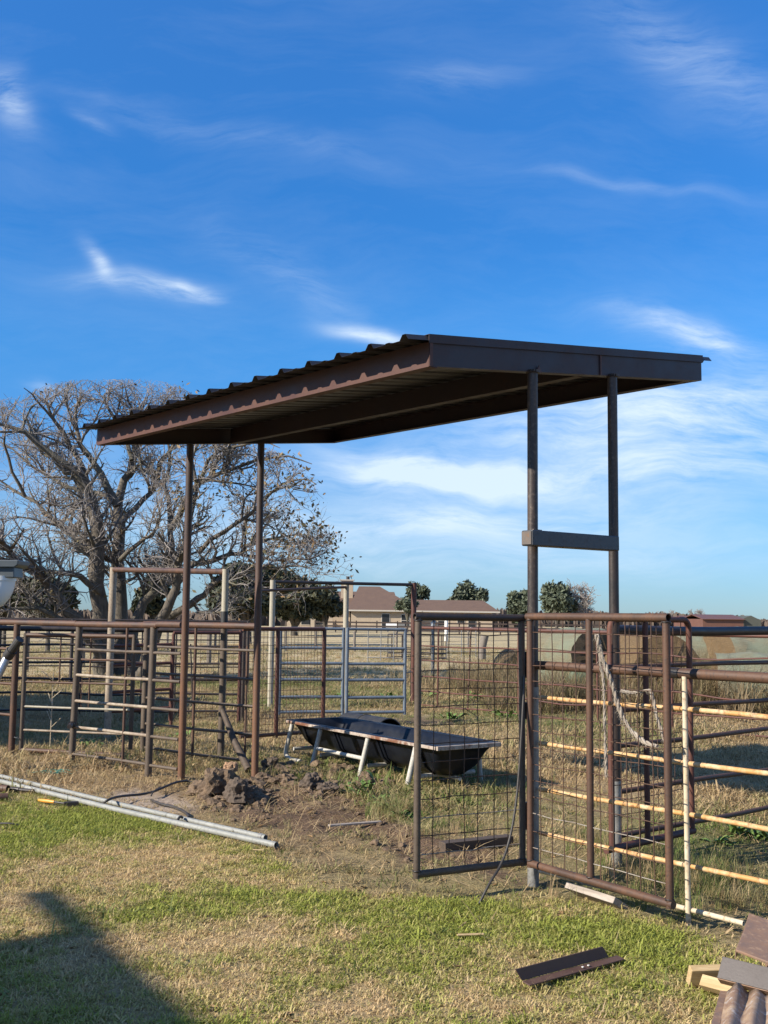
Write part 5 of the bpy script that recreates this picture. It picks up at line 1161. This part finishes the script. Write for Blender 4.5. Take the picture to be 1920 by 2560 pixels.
# unseen buildings on the left, whose shade falls into the picture; the house is guessed
HB = thing('outbuilding', Vector((-10, 14.5, 0)), 'plain grey outbuilding standing left of the pen, out of view', 'building')
MB().box((-11.0, 14.6, 1.5), (3.1, 0, 0), (0, 3.3, 0), (0, 0, 1.5)).build('wall', M['siding'], HB); MB().prism([(-14.4, 11.0, 3.002), (-7.6, 11.0, 3.002), (-11.0, 11.0, 4.1)], (0, 7.2, 0)).build('roof', M['shingle'], HB)
es = Vector((.53, -.85, 0)).normalized(); ew = Vector((-.85, -.53, 0)).normalized(); tip = Vector((-10.0, 2.39, 0))
HC = thing('house', tip + es*4 + ew*3, 'pale house standing behind the viewer on the left, out of view', 'house')  # guessed and unseen; height and distance set to soften its shadow edge
cc_ = tip + es*5.15 + ew*3.35
MB().box(cc_ + up*2.6, es*4.0, ew*3.0, up*2.6).build('wall', M['siding'], HC)
MB().box(tip + es*5.1 + ew*3.4 + up*5.36, es*4.2, ew*3.4, up*.06).build('roof', M['shingle'], HC)
MB().box(tip + es*.55 + up*5.38, es*.55, ew*.03, up*.05).build('eave_beam', M['trim'], HC)  # beam added out of view to throw the narrow shadow band

# ------------------------------------------------------------------ weeds
def leafmesh(L, wd, name='leaf'):
    mb = MB(); k = 5; vs = []
    for i in range(k+1):
        t = i/k; ww = wd*math.sin(math.pi*min(1, t*0.92+.06))**.8*0.5; x = L*t*math.cos(t*.7); z = L*t*(0.75-0.55*t)
        vs += [(x, -ww, z+ww*.35), (x, 0, z), (x, ww, z+ww*.35)]
    mb.add(vs, [(3*i+j, 3*i+3+j, 3*i+4+j, 3*i+1+j) for i in range(k) for j in range(2)], True)
    me = bpy.data.meshes.new(name); me.from_pydata(mb.v, [], mb.f); me.polygons.foreach_set('use_smooth', mb.smooth); me.materials.append(M['leaf_weed']); me.update(); return me
LM = [leafmesh(1, .34), leafmesh(1, .24), leafmesh(1, .42)]
def weed(px, py, L, n_, label, seed, kind=0, stem=0.0):
    rg_ = random.Random(seed); b_ = G(px, py); b_.z = hz(b_.x, b_.y)
    th = thing('leafy_weed', b_, label, 'weed', 'leafy weeds in the pens')
    for i in range(int(n_*1.7)):
        o = bpy.data.objects.new('leaf', LM[(kind + (i % 2)) % 3]); COL.objects.link(o); o.parent = th
        s = L*rg_.uniform(.35, .95); o.scale = (s, s, s*rg_.uniform(.7, 1.5)); o.rotation_euler = (rg_.uniform(-.2, .2), rg_.uniform(-.5, .25), i*2.4+rg_.uniform(-.4, .4)); o.location = (rg_.gauss(0, .3)*L, rg_.gauss(0, .3)*L, stem*rg_.random())
    if stem: MB().tube([b_, b_+up*stem*1.1], .006, 6).build('stem', M['leaf_weed'], th)
weed(905, 1998, .19, 14, 'broad leaved weed with one upright shoot beside the bare soil', 1, 0, .16)
weed(955, 2012, .15, 12, 'broad leaved weed right of the one with an upright shoot', 2, 2)
weed(985, 2026, .17, 34, 'bright green patch of small leaves just left of the narrow gate', 3, 1)
weed(1020, 2046, .13, 26, 'bright green small leaved weed at the foot of the narrow gate stile', 4, 1)
weed(1850, 2088, .20, 18, 'lush dark dock plant inside the rail fence at the right', 5, 2)
weed(1800, 2110, .15, 12, 'smaller dock plant left of the lush one at the right', 6, 2)
weed(1905, 2095, .2, 14, 'dock plant cut by the right edge of the view', 7, 0)
weed(215, 1868, .24, 12, 'leafy weed in the shade behind the left gate', 8, 0)
weed(240, 1872, .2, 8, 'small leafy weed right of the one in the shade', 9, 1)
weed(450, 1845, .2, 10, 'leafy weed behind the inner pipe fence', 10, 1)
weed(790, 1880, .12, 8, 'small weed beneath the left end of the trough', 11, 0)
for i, (px, py) in enumerate(((735, 1752), (792, 1750), (848, 1745), (1065, 1745), (1075, 1700), (975, 1750), (1165, 1745), (1190, 1752), (1205, 1748), (1130, 1800), (1265, 1795))):
    lab = ('in front of the red brown mesh frame', 'behind the left tube gate leaf', 'by the meeting stiles of the tube gates', 'right of the red brown frame post', 'behind the red brown frame post', 'behind the right tube gate leaf', 'under the thin capped rod', 'just right of the thin capped rod', 'second to the right of the thin capped rod', 'low behind the narrow mesh gate', 'by the right stile of the narrow mesh gate')[i]
    weed(px, py, .26, 14, 'clump of green leaves '+lab, 30+i, 1)
ds = thing('dry_stalk', G(125, 1872), 'dry branching weed stalk behind the left pen gate', 'weed'); q = G(125, 1872); mb = MB(); mb.tube([q, q+up*.9], [.008, .004], 5)
for i in range(9): z = .25+.07*i; a = random.uniform(0, 6.28); mb.tube([q+up*z, q+up*(z+.12)+Vector((.14*math.cos(a), .14*math.sin(a), 0))], .004, 4)
mb.build('stalk', M['cream_rust'], ds)

# ------------------------------------------------------------------ grass
def blademat(name, green, dry, dry2, rgh=0.7):
    m, n, b, pos = newmat(name); g = attr(n, 'green', 'INSTANCER'); r = attr(n, 'tint', 'INSTANCER')
    r2 = n.math('FRACT', n.math('MULTIPLY', r, 7.31)); d = n.mix(r2, dry, dry2); gr_ = n.mix(r2, green, tuple(q*1.45 for q in green))
    gg = n.math('ADD', g, n.math('MULTIPLY', n.math('SUBTRACT', n.noise(pos, 60, 2), 0.5), 0.5)); gg = n.math('ADD', gg, n.math('MULTIPLY', n.math('SUBTRACT', r, 0.5), 0.75))
    c = n.mix(n.mapr(gg, 0.08, 0.80), d, gr_); n.set(b.inputs['Base Color'], c); b.inputs['Roughness'].default_value = rgh; b.inputs['Specular IOR Level'].default_value = 0.2
    tr = n.new('ShaderNodeBsdfTranslucent'); n.set(tr.inputs[0], c); ad = n.new('ShaderNodeMixShader'); ad.inputs[0].default_value = 0.35
    out = [q for q in n.t.nodes if q.type == 'OUTPUT_MATERIAL'][0]; n.set(ad.inputs[1], b.outputs[0]); n.set(ad.inputs[2], tr.outputs[0]); n.t.links.new(ad.outputs[0], out.inputs[0]); return m
M['blade_lawn'] = blademat('lawn_blade', (0.225, 0.245, 0.05), (0.52, 0.375, 0.19), (0.66, 0.50, 0.29))
M['blade_dry'] = blademat('dry_blade', (0.105, 0.14, 0.038), (0.355, 0.25, 0.13), (0.52, 0.39, 0.23))
M['blade_brush'] = blademat('dead_stem', (0.10, 0.11, 0.04), (0.20, 0.145, 0.08), (0.33, 0.25, 0.15))
def tuft(seed, nb, L, wd, spread, lean, curl, m):
    rg_ = np.random.default_rng(seed); mb = MB()
    for i in range(nb):
        a = rg_.uniform(0, 6.28); r = spread*math.sqrt(rg_.random()); p = Vector((r*math.cos(a), r*math.sin(a), -.004)); h = L*rg_.uniform(.5, 1.25); b_ = rg_.uniform(0, 6.28); ln = abs(rg_.normal(lean, .3))
        d = Vector((math.cos(b_), math.sin(b_), 0)); s = Vector((-d.y, d.x, 0))*wd*.5*rg_.uniform(.7, 1.3); q1 = p + (d*math.sin(ln)+up*math.cos(ln))*h*.5; l2 = ln+curl*rg_.uniform(.4, 1.5); q2 = q1 + (d*math.sin(l2)+up*math.cos(l2))*h*.5
        mb.add([p-s, p+s, q1-s*.8, q1+s*.8, q2], [(0, 1, 3, 2), (2, 3, 4)])
    me = bpy.data.meshes.new('grass_tuft'); me.from_pydata(mb.v, [], mb.f); me.materials.append(m); me.update(); return bpy.data.objects.new('grass_tuft', me)
def collect(name, obs):
    c = bpy.data.collections.new(name)
    for o in obs: c.objects.link(o)
    return c
C_LAWN = collect('lawn tufts', [tuft(i, 15, .036, .0055, .05, .75, .8, M['blade_lawn']) for i in range(6)])
C_DRY = collect('dry tufts', [tuft(20+i, 17, .085, .006, .075, .85, .9, M['blade_dry']) for i in range(6)])
C_BRUSH = collect('brush tufts', [tuft(60+i, 26, .8, .012, .16, .28, .45, M['blade_brush']) for i in range(4)])
C_TALL = collect('tall tufts', [tuft(40+i, 22, .55, .010, .12, .3, .5, M['blade_dry']) for i in range(4)])
def scatter(name, label, x, y, green, scl, colln):
    k = len(x); z = height(x, y); me = bpy.data.meshes.new(name); me.vertices.add(k); me.vertices.foreach_set('co', np.stack([x, y, z], 1).ravel())
    rg_ = np.random.default_rng(k)
    def A(nm, typ, arr, key='value'): a = me.attributes.new(nm, typ, 'POINT'); a.data.foreach_set(key, arr.ravel())
    A('green', 'FLOAT', green.astype(np.float32)); A('tint', 'FLOAT', rg_.random(k).astype(np.float32)); A('scl', 'FLOAT', scl.astype(np.float32)); A('pick', 'INT', rg_.integers(0, 99, k).astype(np.int32))
    A('rot', 'FLOAT_VECTOR', np.stack([rg_.normal(0, .12, k), rg_.normal(0, .12, k), rg_.uniform(0, 6.28, k)], 1).astype(np.float32), 'vector')
    o = bpy.data.objects.new(name, me); COL.objects.link(o); o['kind'] = 'stuff'; o['label'] = label
    ng = bpy.data.node_groups.new(name, 'GeometryNodeTree'); ng.interface.new_socket('Geometry', in_out='INPUT', socket_type='NodeSocketGeometry'); ng.interface.new_socket('Geometry', in_out='OUTPUT', socket_type='NodeSocketGeometry')
    nd = ng.nodes; gi = nd.new('NodeGroupInput'); go_ = nd.new('NodeGroupOutput'); ip = nd.new('GeometryNodeInstanceOnPoints'); ci = nd.new('GeometryNodeCollectionInfo')
    ci.inputs['Collection'].default_value = colln; ci.inputs['Separate Children'].default_value = True; ci.inputs['Reset Children'].default_value = True
    def na(nm, t): q = nd.new('GeometryNodeInputNamedAttribute'); q.data_type = t; q.inputs['Name'].default_value = nm; return q.outputs['Attribute']
    lk = ng.links.new; lk(gi.outputs[0], ip.inputs['Points']); lk(ci.outputs[0], ip.inputs['Instance']); ip.inputs['Pick Instance'].default_value = True
    lk(na('pick', 'INT'), ip.inputs['Instance Index']); lk(na('scl', 'FLOAT'), ip.inputs['Scale'])
    er = nd.new('FunctionNodeEulerToRotation'); lk(na('rot', 'FLOAT_VECTOR'), er.inputs[0]); lk(er.outputs[0], ip.inputs['Rotation']); lk(ip.outputs[0], go_.inputs[0])
    md = o.modifiers.new('scatter', 'NODES'); md.node_group = ng
    return o
rg_ = np.random.default_rng(12)
def cone(k, y0, y1, pad=0.9, slope=.40, power=1.0):
    y = y0 + (y1-y0)*rg_.random(k)**power; half = slope*y+pad; keep = rg_.random(k) < half/(slope*y1+pad); y = y[keep]; return rg_.uniform(-1, 1, len(y))*(slope*y+pad), y
x, y = cone(130000, 3.2, 11.5); l_, d_, s_a, g_ = masks(x, y); pr_ = l_*(0.95-.25*(1-g_))*(1-.75*d_); k_ = rg_.random(len(x)) < pr_
scatter('lawn_grass', 'short patchy green and straw coloured lawn', x[k_], y[k_], g_[k_], (rg_.uniform(.6, 1.25, len(x))*(0.75+0.5*g_))[k_], C_LAWN)
x, y = cone(95000, 4.5, 27.0, power=0.75); l_, d_, s_a, g_ = masks(x, y); pr_ = (1-.8*l_)*(1-.97*d_)*(1-.9*s_a)*(0.35+.65*fbm(x*1.1, y*1.1, 3)); k_ = rg_.random(len(x)) < pr_
sc_v = rg_.uniform(.6, 1.4, len(x))*(0.8+0.9*sst(fbm(x*.5+9, y*.5, 3), .4, .7))*(0.85+.02*y)
scatter('dry_grass', 'dry straw coloured pasture grass in the pens', x[k_], y[k_], g_[k_]*.9, sc_v[k_], C_DRY)
x, y = cone(26000, 26.0, 62.0, slope=.42); k_ = rg_.random(len(x)) < fbm(x*.25, y*.25, 3)
scatter('field_grass', 'dry grass of the far field', x[k_], y[k_], (.1+.3*fbm(x*.1, y*.1, 2))[k_], rg_.uniform(1.2, 2.6, len(x))[k_], C_DRY)
# tall dead growth along the bales and the corral fence
def patch(pts): 
    X, Y = [], []
    for px, py, sx, sy, k in pts:
        c = G(px, py); X.append(rg_.normal(c.x, sx, k)); Y.append(rg_.normal(c.y, sy, k))
    return np.concatenate(X), np.concatenate(Y)
x, y = patch(((1740, 1780, .8, .5, 260), (1850, 1788, .7, .5, 260), (1720, 1765, .6, .4, 160), (1880, 1770, .7, .4, 200), (1640, 1775, .5, .4, 110), (1360, 1775, .4, .5, 90), (1480, 1770, .5, .4, 70), (1240, 1735, .5, .7, 90), (1180, 1725, .6, .8, 50), (1570, 1770, .3, .3, 50), (1760, 1740, .9, .5, 140)))
scatter('tall_dry_grass', 'tall dead grass standing along the bales', x, y, rg_.uniform(0, .3, len(x)), rg_.uniform(.4, 1.15, len(x))*(1+.2*sst(x, 4.4, 5.4)), C_BRUSH)
x, y = patch(((1720, 2200, .22, .25, 130), (1640, 2190, .18, .2, 60), (1800, 2260, .35, .2, 80), (1130, 2090, .5, .3, 30), (1560, 2120, .2, .2, 40), (330, 1900, .5, .25, 60), (60, 1885, .5, .2, 40), (500, 1920, .3, .3, 40), (850, 1945, .8, .25, 60), (1200, 1960, .4, .4, 50), (985, 2035, .1, .12, 60)))
scatter('rank_grass', 'longer rank grass at the fence feet', x, y, rg_.uniform(.1, .95, len(x)), rg_.uniform(.16, .34, len(x)), C_TALL)

C_STRAW = collect('straw strands', [tuft(80+i, 7, .16, .005, .10, 1.45, .15, M['blade_dry']) for i in range(5)])
x, y = cone(34000, 5.0, 12.5); l_, d_, s_a, g_ = masks(x, y); k_ = rg_.random(len(x)) < (1-.72*l_)*(.20+.30*d_)*(1-.8*l_*(1-np.minimum(d_*2, 1)))*(1-.6*s_a)*fbm(x*2, y*2, 3)*1.6
scatter('loose_straw', 'loose straw lying over the bare soil and dead grass', x[k_], y[k_], np.zeros(k_.sum()), rg_.uniform(.5, 1.3, len(x))[k_], C_STRAW)

M['leaf_fallen'] = leafmat('fallen_leaf', ((0.22, 0.13, 0.06), (0.30, 0.20, 0.10), (0.15, 0.085, 0.045)))
def flatleaf(seed):
    q = random.Random(seed); mb = MB(); L = .028; w_ = .011
    mb.add([(-L, 0, .004), (-L*.2, w_, .010), (L, 0, q.uniform(.004, .016)), (-L*.2, -w_, .010), (0, 0, .003)], [(0, 4, 1), (1, 4, 2), (2, 4, 3), (3, 4, 0)])
    me = bpy.data.meshes.new('fallen_leaf'); me.from_pydata(mb.v, [], mb.f); me.materials.append(M['leaf_fallen']); me.update(); return bpy.data.objects.new('fallen_leaf', me)
C_LEAF = collect('fallen leaves', [flatleaf(i) for i in range(4)])
x, y = cone(1500, 3.6, 11.0); k_ = rg_.random(len(x)) < .25 + .5*(fbm(x*1.2, y*1.2, 3) > .52)
scatter('fallen_leaves', 'dead leaves scattered over the lawn', x[k_], y[k_], np.zeros(k_.sum()), rg_.uniform(.5, 1.3, len(x))[k_], C_LEAF)
x, y = cone(2600, 3.5, 10.5); l_, d_, s_a, g_ = masks(x, y); k_ = rg_.random(len(x)) < l_*.55*fbm(x*.8+3, y*.8, 3)
C_CLUMP = collect('lawn clumps', [tuft(120+i, 16, .085, .0055, .035, .6, .7, M['blade_lawn']) for i in range(4)])
scatter('lawn_clumps', 'longer clumps standing out of the short lawn', x[k_], y[k_], np.clip(g_[k_]+.1, 0, 1), rg_.uniform(.5, 1.1, len(x))[k_], C_CLUMP)
